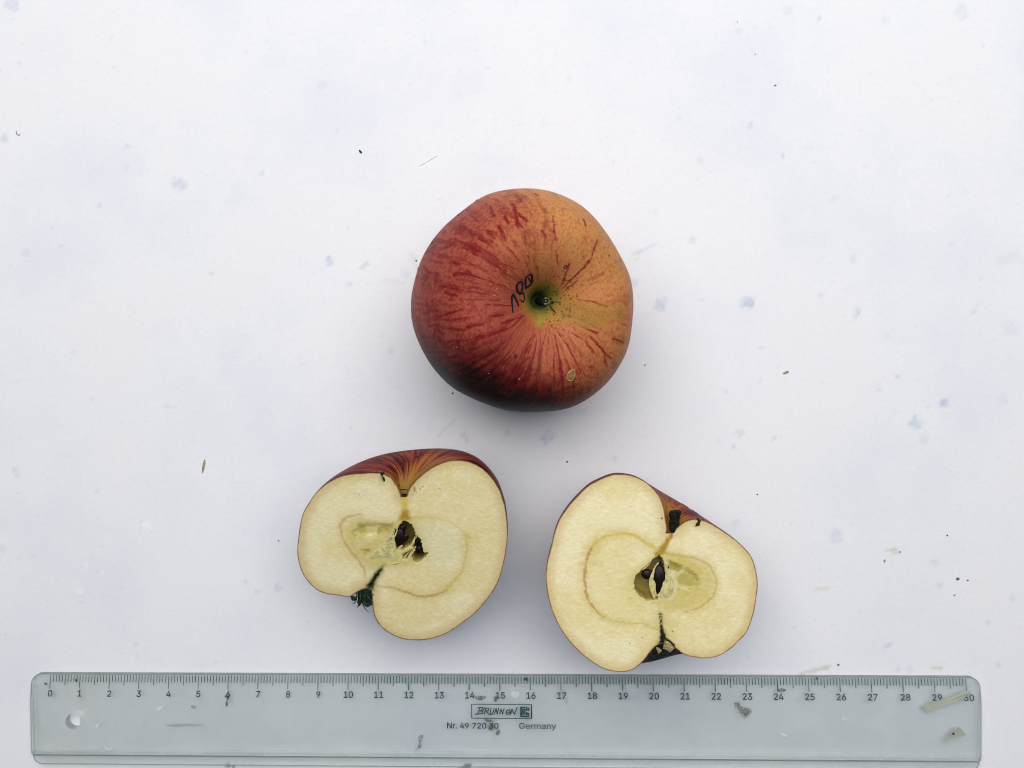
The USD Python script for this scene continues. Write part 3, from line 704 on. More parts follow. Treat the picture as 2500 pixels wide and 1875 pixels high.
def left_features(pts, dr):
    c, nb, nf = flesh_ground(pts, dr, 31)
    dep = np.zeros(len(pts)); wv = pts + 3.0 * (nf - .5)[:, None] + np.stack([5.0 * (meshkit.fbm(np.c_[pts * .22 + 9 * k, np.zeros(len(pts))], 2, 5 + k) - .5) for k in range(2)], 1)
    core = L([(600, 640), (760, 650), (890, 660), (1000, 680), (1060, 800), (1080, 920), (1000, 1000), (760, 1020), (640, 1050), (560, 960), (470, 850), (440, 740), (480, 660)])
    c = fill(c, wv, core, COREC, .65, 14)
    c = fill(c, pts, L([(990, 690), (1180, 680), (1330, 760), (1340, 900), (1200, 1000), (1050, 980), (1080, 900), (1020, 800)]), (0.70, 0.66, 0.40), .6, 16)
    lines = [([(560, 612), (480, 628), (435, 655), (412, 690), (415, 740), (432, 805), (470, 870), (520, 930), (562, 985), (590, 1040), (602, 1100)], 3.2, TANL, .6, [.8, 1, 1.3, 1, .8, 1, 1.2, 1.4, 1.3, 1, .6]),
             ([(690, 1162), (800, 1172), (880, 1195), (960, 1225), (1050, 1240), (1140, 1226), (1220, 1185)], 2.2, TANL, .85, [.5, .6, 1, 1.3, 1.6, 1.4, 1.1]),
             ([(1220, 1185), (1290, 1110), (1340, 1030), (1365, 940), (1376, 860), (1368, 780), (1400, 792)], 3.5, GRNL, .75, None),
             ([(915, 640), (1040, 636), (1160, 645), (1280, 690), (1370, 770)], 4, GRNL, .5, [1, .8, .6, .4, .4])]
    for l, w, k_, a, tp in lines:
        l = spline(L(l), 60)
        c = paint(c, wv, l, w * 3.4, GRNL, a * .40, 1.2, tp); c = paint(c, wv, l, w * .75, k_, a * .8, 1.0, tp)
    c = fill(c, wv, L([(897, 530), (925, 580), (950, 655), (855, 660), (880, 580)]), GOLD, .95, 7)
    c = paint(c, pts, L([(897, 475), (900, 560)]), 6, (0.66, 0.50, 0.10), .8, 1.2)
    c = fill(c, wv, L5([(380, 250), (560, 220), (520, 420), (420, 520), (300, 480), (270, 400)]), (0.46, 0.40, 0.085), .85, 6)
    c = fill(c, wv, L5([(700, 330), (1000, 250), (900, 400), (640, 480)]), (0.40, 0.31, 0.08), .85, 6)
    c = fill(c, wv, L5([(420, 690), (580, 700), (590, 760), (500, 800)]), (0.46, 0.34, 0.07), .85, 4)
    for l in ([(340, 340), (400, 500), (560, 520), (650, 440), (680, 320)], [(480, 240), (560, 440), (590, 520)], [(380, 650), (560, 540), (800, 520)], [(560, 830), (760, 640), (960, 470)], [(300, 520), (420, 560)]):
        c = paint(c, wv, spline(L5(l), 30), 3.5, (0.72, 0.63, 0.34), .45, 1.2)
    c = fill(c, wv, L5([(700, 700), (950, 640), (960, 860), (760, 830)]), (0.72, 0.60, 0.28), .6, 8)
    dep = sink(dep, wv, L5([(360, 270), (700, 230), (1000, 250), (900, 420), (700, 500), (560, 520), (330, 500), (270, 400)]), .045, 14)
    dep = sink(dep, wv, L5([(430, 690), (590, 700), (600, 780), (520, 820)]), .03, 8)
    main = L5([(1155, 222), (1290, 290), (1330, 440), (1345, 490), (1320, 570), (1250, 645), (1130, 715), (1060, 722), (1020, 690), (985, 560), (1000, 450), (1060, 300)])
    right = L5([(1350, 465), (1432, 545), (1462, 700), (1480, 750), (1550, 755), (1535, 800), (1440, 880), (1380, 940), (1300, 900), (1285, 800), (1325, 720), (1285, 650)])
    lowm = L5([(1120, 780), (1300, 690), (1260, 860), (1180, 890), (1130, 870)])
    for po, dd_, k in ((main, .62, .9), (right, .55, .9), (lowm, .28, .6), (L5([(1000, 342), (1022, 380), (988, 492), (952, 475)]), .35, .8), (L5([(890, 545), (957, 505), (945, 575), (905, 668), (868, 575)]), .35, .8)):
        dep = sink(dep, wv, po, dd_, 4.5); c = fill(c, wv, po, HOLLOW, k, 1.5); c = fill(c, wv + 9 * (nb - .5)[:, None], po, (0.20, 0.20, 0.055), .6 * k, 1.5) * smoothstep(nf, .45, .6)[:, None] + c * (1 - smoothstep(nf, .45, .6))[:, None]
    tubep = L([(742, 1000), (728, 1060), (700, 1110), (672, 1165), (655, 1215), (560, 1215), (600, 1165), (640, 1120), (672, 1060)])
    c = fill(c, wv, tubep, (0.20, 0.20, 0.03), .85, 12); c = fill(c, wv, L([(735, 1012), (725, 1050), (690, 1105), (662, 1160), (650, 1215), (585, 1215), (618, 1160), (660, 1090), (690, 1045)]), (0.014, 0.022, 0.008), .97, 5)
    dep = sink(dep, wv, tubep, .14, 12)
    c = fill(c, wv, L([(735, 330), (752, 360), (740, 365), (712, 325)]), (0.03, 0.03, 0.02), .8, 3)
    c = fill(c, wv, L([(720, 350), (760, 355), (750, 395), (715, 385)]), (0.50, 0.42, 0.10), .6, 10)
    for x_, y_, r_ in ((1040, 398, 4), (1020, 418, 4), (960, 460, 3), (990, 445, 3), (1022, 320, 3), (1170, 415, 3), (555, 460, 3)):
        c = paint(c, pts, L([(x_, y_), (x_ + 1, y_ + 2)]), r_ * .32, (0.07, 0.06, 0.03), .9, .6)
    c = paint(c, pts, L([(975, 408), (978, 432)]), 2.2, (0.30, 0.17, 0.05), .8, .6)
    return dep, c


lo_l = [(872, 478), (862, 430), (830, 378), (800, 335), (765, 314), (720, 297), (660, 294), (560, 299), (460, 309), (400, 326), (340, 355), (280, 395), (230, 440), (195, 485), (160, 540), (130, 592), (112, 650), (98, 720), (88, 800), (81, 870), (83, 930), (95, 990), (115, 1050), (150, 1110),
        (190, 1155), (240, 1195), (290, 1216), (340, 1226), (400, 1233), (450, 1243), (490, 1238), (525, 1215), (570, 1190), (610, 1180)]
lo_r = [(915, 480), (925, 448), (945, 408), (972, 370), (1010, 330), (1060, 290), (1120, 250), (1180, 222), (1240, 204), (1310, 197), (1370, 205), (1420, 220), (1470, 245), (1520, 282), (1565, 330), (1600, 378), (1630, 432), (1650, 490), (1668, 550), (1680, 620), (1687, 700), (1688, 780), (1680, 870),
        (1666, 950), (1650, 1020), (1630, 1090), (1600, 1160), (1560, 1225), (1510, 1290), (1450, 1355), (1400, 1400), (1340, 1445), (1290, 1480), (1220, 1522), (1150, 1550), (1080, 1568), (1010, 1575), (940, 1572), (870, 1560), (810, 1535), (760, 1505), (720, 1470), (690, 1430), (668, 1380), (656, 1320), (652, 1260), (650, 1215), (640, 1190)]
TL, p0L, nL, onL, frL = half('left apple half, cut face up, hollow core broken open, ragged dark calyx below', L, lo_r, lo_l, (-0.03, -0.27, 1.0), None, left_features, None, 3, half_skin(.02, 41, (0.11, 0.013, 0.020)), 0.0, L((870, 870))[0])


def seed_at(T, on, fr, px, ang, ln, wd, lift, seedn):
    c = on([px], lift)[0]; a = math.radians(ang)
    X_ = math.cos(a) * fr[0] + math.sin(a) * fr[1]; ax = np.stack([X_, np.cross(fr[2], X_), fr[2]])
    s = trimesh.creation.icosphere(subdivisions=3); v = s.vertices.copy()
    k = np.interp(v[:, 0], [-1, -.3, .5, 1], [1.0, 1.05, .8, .35])
    v[:, 1] *= k; v[:, 2] *= k
    v *= (1 + .08 * (meshkit.fbm(v * 2 + seedn * 3 + 9, 2, seedn) - .5))[:, None]
    obj('seed', (c + (v * (ln, wd, wd * .6)) @ ax, s.faces), SEED, T)


u = 0.14469 / 80          # cm per unit of the close survey of the left core
for px, ang, ln, wd, lift, k in (((1075, 520), -72, 185, 98, -.11, 1), ((1160, 500), 70, 95, 68, -.12, 2), ((1080, 370), 62, 150, 80, -.20, 3), ((1385, 590), -58, 165, 66, -.10, 4), ((1400, 705), -70, 95, 74, -.10, 5), ((908, 585), -70, 90, 44, -.08, 6), ((988, 415), 70, 85, 32, -.07, 7)):
    seed_at(TL, onL, frL, L5(px)[0], ang, ln * u, wd * u, lift, k)


def membranes(T, on, conv, lines, nrm):
    for l, w, lifts in lines:
        pth = spline(conv(l), 26)
        lf = np.interp(np.linspace(0, 1, 26), np.linspace(0, 1, len(lifts)), lifts)
        P = np.vstack([on(pth[i:i + 1], lf[i]) for i in range(26)])
        P += (.012 * (meshkit.fbm(P * 6 + 30, 2, int(w * 100)) - .5))[:, None]
        obj('membrane', tube(P, [w * .6, w, w * 1.2, w * .7], 7, .45, nrm), MEMBRANE, T)


membranes(TL, onL, L5, [([(1000, 340), (965, 480), (958, 640), (968, 760), (965, 880)], .022, [-.03, .0, .0]), ([(1345, 470), (1315, 560), (1270, 640), (1140, 735), (1040, 820), (950, 880)], .035, [-.05, -.02, .0]),
                        ([(1110, 590), (1060, 680), (1010, 760), (975, 850)], .032, [-.16, -.06, .0]), ([(1380, 615), (1310, 720), (1270, 800), (1235, 870)], .022, [-.08, -.05, -.05]), ([(1290, 690), (1200, 780), (1130, 870)], .018, [-.10, -.08, -.08]),
                        ([(870, 560), (920, 540), (990, 480), (1050, 310)], .018, [0, 0, -.02]), ([(870, 572), (945, 572)], .010, [-.02, -.02]), ([(1000, 620), (990, 720), (975, 820)], .026, [-.1, -.03, 0]), ([(1080, 690), (1110, 640), (1130, 600)], .02, [-.15, -.2]),
                        ([(1340, 450), (1360, 480), (1345, 520)], .012, [-.02, -.05]), ([(900, 700), (930, 780), (955, 860)], .016, [.0, .005, 0])], nL)


def patch(conv, on, poly, lift, thick, seedn, amp=.05):
    """A crumpled scrap with the given outline, standing on the cut."""
    pl = conv(poly); pg = sg.Polygon(pl).buffer(0)
    x0, y0, x1, y1 = pg.bounds; st = max((x1 - x0), (y1 - y0)) / 26
    gx_, gy_ = np.meshgrid(np.arange(x0, x1, st), np.arange(y0, y1, st)); g = np.stack([gx_.ravel(), gy_.ravel()], 1)
    g = g[shapely.contains_xy(pg.buffer(-st * .3), g[:, 0], g[:, 1])]
    ring = np.array(pg.exterior.coords); ring = resample(ring, max(24, int(pg.length / st)))[:-1]
    pts = np.vstack([ring, g]); tri = Delaunay(pts).simplices
    tri = tri[shapely.contains_xy(pg, *pts[tri].mean(1).T)]
    d, _ = seg_dist(pts, np.vstack([ring, ring[:1]]))
    hgt = lift + (thick * np.sqrt(np.clip(d / (d.max() + 1e-6), 0, 1)) + amp * (meshkit.fbm(np.c_[pts * .35 + 40, np.zeros(len(pts))], 3, seedn) - .35)) * smoothstep(d, 0, st * 1.5)
    up_ = np.vstack([on(pts[i:i + 1], hgt[i]) for i in range(len(pts))])
    dn_ = np.vstack([on(pts[i:i + 1], lift - .05 - .3 * thick * (d[i] > 1e-6)) for i in range(len(pts))])
    nrm = np.cross(up_[tri[:, 1]] - up_[tri[:, 0]], up_[tri[:, 2]] - up_[tri[:, 0]])
    if nrm[:, 2].sum() < 0:
        tri = tri[:, ::-1]
    nb = len(pts); R_ = len(ring)
    e = np.arange(R_); e2 = (e + 1) % R_
    side = np.vstack([np.stack([e, e + nb, e2 + nb], 1), np.stack([e, e2 + nb, e2], 1)])
    return np.vstack([up_, dn_]), np.vstack([tri, tri[:, ::-1] + nb, side])


def hairs(conv, on, lines, w, nrm):
    out = []
    for l, lf in lines:
        pth = spline(conv(l), 14); h = np.linspace(lf[0], lf[1], 14)
        out.append(tube(np.vstack([on(pth[i:i + 1], h[i]) for i in range(14)]), [w, w * 1.1, w * .5], 6, .6, nrm))
    return out


cal = obj('calyx', patch(L3, onL, [(450, 960), (640, 890), (830, 880), (850, 1000), (880, 1240), (860, 1360), (780, 1420), (690, 1440), (620, 1380), (560, 1305), (500, 1380), (405, 1450), (430, 1340), (400, 1280), (430, 1180), (430, 1060)], .02, .10, 3, .10), CALYX, TL)
obj('calyx', patch(L3, onL, [(720, 880), (840, 870), (1010, 640), (1150, 360), (1130, 280), (1050, 330), (900, 620)], -.10, .03, 8, .05), CALYX, TL, label='dark dried tube above the calyx')
obj('sepal', patch(L3, onL, [(200, 1085), (290, 1070), (360, 1110), (400, 1000), (440, 960), (400, 1220), (300, 1245), (240, 1220)], .03, .05, 4, .08), CALYX, cal)
for l, lf in (([(380, 1230), (330, 1290), (255, 1340)], (.05, .02)), ([(580, 1330), (640, 1460), (770, 1590)], (.06, .03)), ([(470, 1300), (450, 1380), (405, 1445)], (.08, .05)), ([(850, 1030), (930, 1048)], (.03, .03)), ([(730, 1040), (760, 1130), (830, 1200)], (.11, .12)), ([(205, 1095), (250, 1230)], (.07, .05)), ([(620, 1240), (700, 1330), (780, 1300)], (.13, .12)), ([(660, 1390), (740, 1400), (830, 1280)], (.12, .11)), ([(430, 960), (400, 1060), (385, 1200)], (.10, .08)), ([(600, 1260), (640, 1340), (690, 1440)], (.13, .10)), ([(500, 1000), (520, 1150), (480, 1260)], (.14, .13)), ([(690, 960), (640, 1100), (660, 1230)], (.14, .14)), ([(250, 1080), (310, 1150), (280, 1230)], (.10, .09)), ([(800, 1180), (870, 1260), (850, 1350)], (.12, .08)), ([(930, 690), (860, 790), (800, 800)], (.0, .0))):
    obj('sepal_hair', hairs(L3, onL, [(l, lf)], .014, nL)[0], CALYX_EDGE, cal)
for k_, po in enumerate(([(868, 575), (940, 545), (985, 480), (1000, 600), (1015, 690), (990, 800), (960, 880), (900, 845), (760, 835), (600, 860), (560, 830), (640, 740), (800, 640)], [(1340, 470), (1325, 600), (1200, 745), (1060, 830), (950, 895), (990, 810), (1140, 705), (1265, 625)],
                         [(1375, 620), (1335, 720), (1250, 865), (1195, 880), (1230, 790), (1300, 690)], [(1105, 595), (1130, 640), (1060, 760), (985, 850), (1005, 740)], [(340, 340), (420, 500), (560, 525), (640, 460), (660, 500), (560, 580), (420, 640), (300, 560)], [(900, 960), (1000, 925), (1120, 905), (1050, 950), (930, 970)])):
    obj('membrane', patch(L5, onL, po, (.005, -.02, -.06, -.06, -.035, .0)[k_], .012, 30 + k_, .035), MEMBRANE, TL, label='papery core wall')
# crumbs and pen-dark bits at the rim of the left half
LW = win(900, 1130, .07835)
obj('crumb', join(patch(LW, onL, [(340, 310), (400, 280), (500, 270), (480, 330), (440, 400), (480, 450), (515, 500), (505, 580), (450, 550), (430, 440), (380, 390)], .0, .03, 6, .06)), DARK, TL)
obj('crumb', join(patch(LW, onL, [(180, 285), (290, 255), (280, 300), (200, 300)], .0, .02, 7, .03)), DARK, TL)
obj('stem', join(patch(LW, onL, [(1030, 1010), (1050, 950), (1120, 960), (1160, 960), (1220, 985), (1200, 1050), (1170, 1005), (1110, 1015)], -.01, .03, 9, .04)), STEM, TL, label='cut stump of the stem')
obj('crumb', hairs(LW, onL, [([(985, 815), (1060, 830), (1140, 828), (1215, 850)], (-.02, -.02))], .014, nL)[0], DARK, TL)


c_, n_ = p0L(L([(995, 175)]), .0)
obj('speck', blob(c_[0], frame(n_[0]), (.05, .04, .02), 4, .3, 2), DARK, TL)


# ---- right half
R_, R6, RS, RC = win(1300, 1120, .33162), win(1520, 1320, .10850), win(1560, 1220, .09042), win(1540, 1480, .09042)


def right_features(pts, dr):
    c, nb, nf = flesh_ground(pts, dr, 51)
    dep = np.zeros(len(pts)); wv = pts + 3.0 * (nf - .5)[:, None] + np.stack([5.0 * (meshkit.fbm(np.c_[pts * .22 + 9 * k, np.zeros(len(pts))], 2, 5 + k) - .5) for k in range(2)], 1)
    c = fill(c, wv, R_([(900, 690), (1000, 690), (1150, 730), (1290, 790), (1350, 900), (1300, 1020), (1150, 1110), (1000, 1130), (850, 1060), (740, 960), (730, 860), (820, 770)]), COREC, .65, 12)
    c = fill(c, wv, R_([(700, 860), (800, 800), (790, 1000), (900, 1080), (820, 1140), (700, 1060), (660, 960)]), (0.64, 0.56, 0.19), .5, 22)
    c = fill(c, wv, R_([(860, 1120), (940, 1100), (1060, 1200), (1040, 1330), (960, 1330), (900, 1260)]), (0.60, 0.52, 0.19), .5, 16)
    lines = [([(905, 655), (830, 615), (760, 570), (690, 550), (600, 555), (520, 580), (460, 622), (432, 668)], 4.2, (0.60, 0.47, 0.09), .8, [1.3, 1.2, 1, .9, .9, 1, 1]),
             ([(432, 668), (405, 720), (391, 800), (384, 880), (391, 960), (410, 1030), (440, 1080), (482, 1130), (530, 1166)], 3.0, TANL, .85, [1.6, 1.4, 1.2, 1.2, 1.2, 1.1, 1, .8, .5]),
             ([(530, 1166), (600, 1192), (720, 1210), (820, 1216), (920, 1256)], 3.0, GRNL, .6, None),
             ([(965, 690), (1050, 708), (1150, 725), (1220, 743), (1282, 772), (1322, 820), (1350, 880), (1356, 930), (1332, 1000), (1282, 1060), (1200, 1105), (1120, 1132)], 3.2, (0.56, 0.38, 0.11), .75, [1.6, 1.4, 1, .9, 1.2, 1, .8, .9, 1, 1, .7, .4])]
    for l, w, k_, a, tp in lines:
        l = spline(R_(l), 60)
        c = paint(c, wv, l, w * 3.2, GRNL, a * .45, 1.2, tp); c = paint(c, wv, l, w * .72, k_, a * .95, 1.0, tp)
    c = paint(c, wv, R_([(350, 775), (510, 768)]), 5, (0.66, 0.52, 0.24), .5, 1.5)
    c = paint(c, wv, R_([(1022, 560), (985, 620), (940, 690), (915, 705)]), 5.5, GOLD, .95, .9, [.8, 1, 1.3, 1])
    c = fill(c, wv, R6([(1020, 430), (1250, 500), (1360, 640), (1300, 720), (1150, 700), (1050, 600)]), (0.38, 0.30, 0.06), .9, 4)
    c = fill(c, wv, R6([(1200, 760), (1500, 640), (1680, 740), (1760, 900), (1700, 1080), (1450, 1200), (1250, 1150), (1150, 960)]), (0.47, 0.39, 0.10), .85, 8)
    c = fill(c, wv, R6([(1300, 760), (1420, 800), (1420, 900), (1330, 900)]), (0.46, 0.36, 0.10), .6, 8)
    c = paint(c, wv, spline(R6([(1200, 430), (1450, 520), (1640, 600), (1760, 740)]), 30), 4, (0.62, 0.50, 0.12), .7, 1.2)
    for l in ([(1380, 640), (1250, 745), (1120, 720)], [(1180, 960), (1260, 1040), (1450, 1060)], [(1000, 520), (1010, 640)], [(1120, 720), (1180, 850), (1200, 950)]):
        c = paint(c, wv, spline(R6(l), 20), 4, (0.74, 0.67, 0.42), .45, 1.2)
    c = fill(c, wv, R6([(970, 660), (1040, 700), (1180, 960), (1200, 1150), (1100, 1300), (850, 1290), (800, 1240), (930, 1050)]), (0.74, 0.69, 0.46), .75, 7)
    for l in ([(1000, 780), (1050, 880), (1130, 960)], [(1000, 1000), (1050, 1120)], [(940, 1080), (970, 1180)]):
        c = paint(c, pts, R6(l), 1.3, (0.40, 0.41, 0.28), .7, .8)
    dep = sink(dep, wv, R6([(1000, 440), (1250, 490), (1500, 590), (1690, 740), (1760, 900), (1690, 1090), (1480, 1190), (1250, 1170), (1130, 960), (1010, 700)]), .055, 14)
    lc = R6([(280, 810), (440, 650), (510, 600), (690, 430), (820, 325), (900, 420), (955, 600), (985, 850), (960, 1000), (830, 1210), (765, 1330), (730, 1320), (700, 1340), (540, 1340), (400, 1260), (330, 1190), (265, 1080), (268, 950)])
    dep = sink(dep, wv, lc, .60, 5); c = fill(c, wv, lc, (0.40, 0.29, 0.065), .92, 1.5)
    c = fill(c, wv, R6([(700, 440), (820, 330), (900, 420), (950, 620), (720, 640), (560, 640)]), (0.33, 0.33, 0.20), .7, 3)
    sl = R6([(975, 560), (1000, 545), (1060, 630), (1040, 650)]); dep = sink(dep, pts, sl, .35, 1.5); c = fill(c, pts, sl, (0.02, 0.02, 0.012), .95, 1.2)
    tb = R_([(930, 1135), (955, 1140), (962, 1230), (982, 1295), (985, 1330), (1005, 1420), (880, 1420), (920, 1370), (940, 1300), (943, 1230)])
    c = fill(c, wv, tb, (0.36, 0.26, 0.05), .8, 12)
    speck = smoothstep(meshkit.fbm(np.c_[pts * .55 + 20, np.zeros(len(pts))], 2, 6), .42, .52)
    c = fill(c, pts, R_([(930, 1135), (955, 1138), (958, 1240), (938, 1240)]), (0.02, 0.022, 0.01), .95, 1.5) * speck[:, None] + c * (1 - speck)[:, None]
    c = fill(c, wv, R_([(942, 1232), (962, 1235), (978, 1290), (980, 1335), (960, 1400), (925, 1385), (938, 1310)]), (0.012, 0.018, 0.008), .97, 4)
    c = paint(c, pts, R_([(975, 1318), (1010, 1340), (1045, 1372)]), 2.2, (0.02, 0.022, 0.01), .95, .8)
    dep = sink(dep, wv, R_([(940, 1200), (962, 1235), (985, 1330), (1010, 1420), (870, 1420), (925, 1370), (938, 1310)]), .12, 10)
    for x_, y_, r_ in ((808, 1316, 4), (716, 1358, 4), (723, 350, 3), (952, 437, 7), (1030, 1270, 5)):
        c = paint(c, pts, R_([(x_, y_), (x_ + 1, y_ + 2)]), r_ * .33, (0.10, 0.09, 0.04), .9, .6)
    c = fill(c, wv, R_([(1180, 450), (1260, 450), (1240, 505), (1190, 505)]), (0.55, 0.44, 0.15), .6, 8)
    return dep, c


ro_l = [(985, 545), (990, 510), (982, 460), (974, 400), (958, 330), (930, 270), (890, 220), (840, 175), (780, 141), (720, 121), (650, 113), (580, 119), (520, 141), (470, 165), (428, 187), (380, 225), (330, 275), (280, 330), (235, 390), (198, 450), (172, 510), (155, 570), (140, 640), (120, 710), (105, 780),
        (98, 860), (103, 940), (115, 1010), (135, 1090), (165, 1170), (200, 1240), (245, 1310), (300, 1375), (360, 1435), (430, 1490), (510, 1540), (580, 1563), (650, 1570), (710, 1562), (760, 1540), (800, 1505), (840, 1460), (865, 1425), (890, 1395), (920, 1372), (940, 1365)]
ro_r = [(1020, 545), (1050, 522), (1080, 494), (1110, 470), (1150, 451), (1200, 446), (1260, 456), (1310, 476), (1370, 510), (1430, 550), (1490, 592), (1540, 637), (1590, 690), (1620, 740), (1640, 800), (1655, 880), (1657, 950), (1645, 1040), (1630, 1130), (1605, 1210), (1575, 1280), (1530, 1330), (1480, 1380), (1420, 1425),
        (1360, 1455), (1300, 1467), (1240, 1468), (1190, 1460), (1140, 1450), (1100, 1430), (1060, 1400), (1020, 1370), (990, 1362), (965, 1362)]
TR, p0R, nR, onR, frR = half('right apple half, cut face up, dark stem stub standing in its notch', R_, ro_r, ro_l, (0.02, -0.03, 1.0), None, right_features, None, 8, half_skin(.06, 61, (0.12, 0.015, 0.025)), 0.26, R_((900, 860))[0])
u = 0.1085 / 80
for px, ang, ln, wd, lift, k in (((830, 890), -87, 350, 165, -.13, 1), ((560, 745), 20, 130, 112, -.14, 2), ((880, 560), 75, 190, 70, -.26, 3)):
    seed_at(TR, onR, frR, R6(px)[0], ang, ln * u, wd * u, lift, k + 10)
membranes(TR, onR, R6, [([(810, 500), (740, 590), (700, 690), (655, 800), (628, 900), (628, 1010), (660, 1140), (720, 1300)], .036, [-.16, -.05, .0, .0]), ([(930, 430), (965, 600), (978, 780), (975, 900), (930, 1040), (860, 1170), (780, 1240)], .030, [-.02, .0, .0]), ([(700, 640), (690, 760), (670, 870)], .022, [-.06, -.01, 0]),
                        ([(700, 900), (725, 960), (725, 1040), (740, 1160), (760, 1250)], .020, [-.03, -.01, 0]), ([(940, 900), (920, 960), (900, 1060), (850, 1150)], .022, [-.03, .0, 0]), ([(960, 460), (1000, 540), (990, 700), (1040, 860)], .026, [0, .01, .0]), ([(1010, 700), (1080, 850), (1160, 960)], .016, [0, .01, 0]), ([(640, 470), (560, 560), (450, 660)], .018, [-.03, -.03])], nR)
for k_, po in enumerate(([(820, 500), (740, 600), (692, 760), (690, 900), (716, 980), (745, 1180), (735, 1310), (700, 1260), (650, 1130), (620, 970), (638, 830), (690, 690), (740, 570)], [(940, 430), (1000, 540), (1040, 690), (1120, 850), (1180, 960), (1150, 1150), (1080, 1280), (850, 1295), (790, 1245), (880, 1130), (950, 980), (985, 850), (975, 640)])):
    obj('membrane', patch(R6, onR, po, (-.03, .0)[k_], .014, 40 + k_, .04), MEMBRANE, TR, label='papery core wall')
obj('stem', patch(RS, onR, [(800, 420), (830, 300), (960, 275), (1060, 265), (1150, 310), (1120, 440), (1090, 560), (1100, 660), (1010, 760), (970, 880), (900, 910), (820, 840), (810, 620), (840, 490)], .02, .12, 3, .12), STEM, TR, label='dark dried stem stub in the notch')
for loop in ([(1350, 320), (1420, 265), (1490, 270), (1560, 310), (1620, 345), (1560, 375), (1470, 350), (1400, 340), (1350, 320)], [(1170, 60), (1210, 110), (1290, 155), (1370, 150), (1330, 120)]):
    pt, n_ = p0R(RS(spline(loop, 40)), .0)
    pt = np.stack([np.convolve(np.pad(pt[:, k], 2, 'edge'), np.ones(5) / 5, 'valid') for k in range(3)], 1)
    obj('handwriting', tube(pt + n_ * .004, .020, 6, .5, n_), INK_FAINT, TR)
obj('crumb', patch(RS, onR, [(1545, 500), (1600, 490), (1640, 540), (1680, 570), (1650, 620), (1640, 700), (1510, 730), (1540, 640), (1590, 590)], .0, .04, 5, .06), DARK, TR)
obj('crumb', patch(RS, onR, [(1700, 540), (1730, 520), (1755, 545), (1720, 560)], .0, .02, 5, .02), DARK, TR)
calr = obj('calyx', patch(RC, onR, [(480, 1350), (520, 1305), (620, 1330), (690, 1370), (700, 1320), (620, 1250), (630, 1120), (700, 1190), (720, 1300), (800, 1250), (900, 1230), (940, 1180), (1020, 1240), (940, 1340), (820, 1350), (820, 1410), (660, 1470), (560, 1420)], .01, .05, 13, .10), CALYX, TR)
obj('calyx_scale', patch(RC, onR, [(680, 1100), (760, 1120), (850, 1200), (740, 1300), (700, 1190)], .02, .03, 14, .06), CALYX_PALE, calr)
obj('calyx_scale', patch(RC, onR, [(900, 980), (1000, 970), (1120, 1030), (1190, 1130), (1100, 1220), (1050, 1250), (960, 1180), (860, 1150)], -.03, .04, 15, .08), CALYX_PALE, calr)
obj('calyx', patch(RC, onR, [(830, 660), (900, 620), (940, 760), (960, 900), (860, 1040), (780, 1110), (740, 1060), (790, 960), (810, 820)], -.08, .04, 16, .05), CALYX, TR, label='dark dried tube above the calyx')
obj('sepal_hair', hairs(RC, onR, [([(940, 900), (1080, 980), (1200, 1120)], (.0, .0))], .02, nR)[0], CALYX, calr)

# ------------------------------------------------------------------ the ruler
RA, ROX, ROY = 0.0085, -16.1846, -10.1772
ca, sa_ = math.cos(RA), math.sin(RA)
TH, U0, U1, WD, BEV, LEDGE = 0.26, -0.65, 30.445, 3.05, 0.86, 2.657


def rul(u, v, z):
    """ruler coordinates: u along the scale, v down from the scale edge"""
    u, v, z = np.broadcast_arrays(np.asarray(u, float), np.asarray(v, float), np.asarray(z, float))
    return np.stack([ROX + ca * u + sa_ * v, ROY + sa_ * u - ca * v, z], -1)


def ztop(v):
    v = np.asarray(v, float)
    return np.where(v < BEV, 0.12 + (TH - 0.12) * np.clip(v, 0, BEV) / BEV, np.where(v < LEDGE, TH, 0.15))


def to_uv(px, z=TH):
    w = on_z(px, z) - (ROX, ROY, 0)
    return np.stack([ca * w[:, 0] + sa_ * w[:, 1], -(-sa_ * w[:, 0] + ca * w[:, 1])], 1)


rr_ = 0.32
shape = sg.box(U0 + rr_, -WD + rr_, U1 - rr_, -rr_).buffer(rr_, quad_segs=10)
hole_c = to_uv([(50 + 905 * 200 / 1412, 1640 + 855 * 200 / 1412)])[0]
holep = sg.Point(hole_c[0], -hole_c[1]).buffer(0.255, quad_segs=20)
shape = shape.difference(holep)
cs = m3.CrossSection([np.array(shape.exterior.coords)[:-1][:, :2].tolist()] + [np.array(i.coords)[:-1].tolist() for i in shape.interiors], m3.FillRule.EvenOdd)
body = m3.Manifold.extrude(cs, TH)
slope = (TH - 0.12) / BEV                                          # bevel of the scale edge
nb_ = np.array([0, -slope, -1.0]); nb_ /= np.linalg.norm(nb_)
body = body.trim_by_plane(nb_.tolist(), float(nb_ @ np.array([0, -BEV, TH])))
body = body - m3.Manifold.cube([40, 2, 1]).translate([-5, -LEDGE - 2, 0.15])
body = body - m3.Manifold.cube([31.5, .03, .05]).translate([-.9, -LEDGE + .055, TH - .045])
for e_, w_ in ((U0 + .15, .035), (U1 - .185, .035), (U0 + .045, .02), (U1 - .065, .02)):       # grooves added along both ends to refract as dark lines
    body = body - m3.Manifold.cube([w_, 2.25, .09]).translate([e_, -2.55, TH - .08])
bv, bf = arr(body)
LIFT = 0.012
bv = rul(bv[:, 0], -bv[:, 1], bv[:, 2] + LIFT)
RU = thing('ruler', 'clear plastic 30 centimetre ruler along the lower edge of the table', 'ruler', rul(15, 1.5, 0).tolist())
obj('body', (bv, bf), PLASTIC, RU, smooth=30)


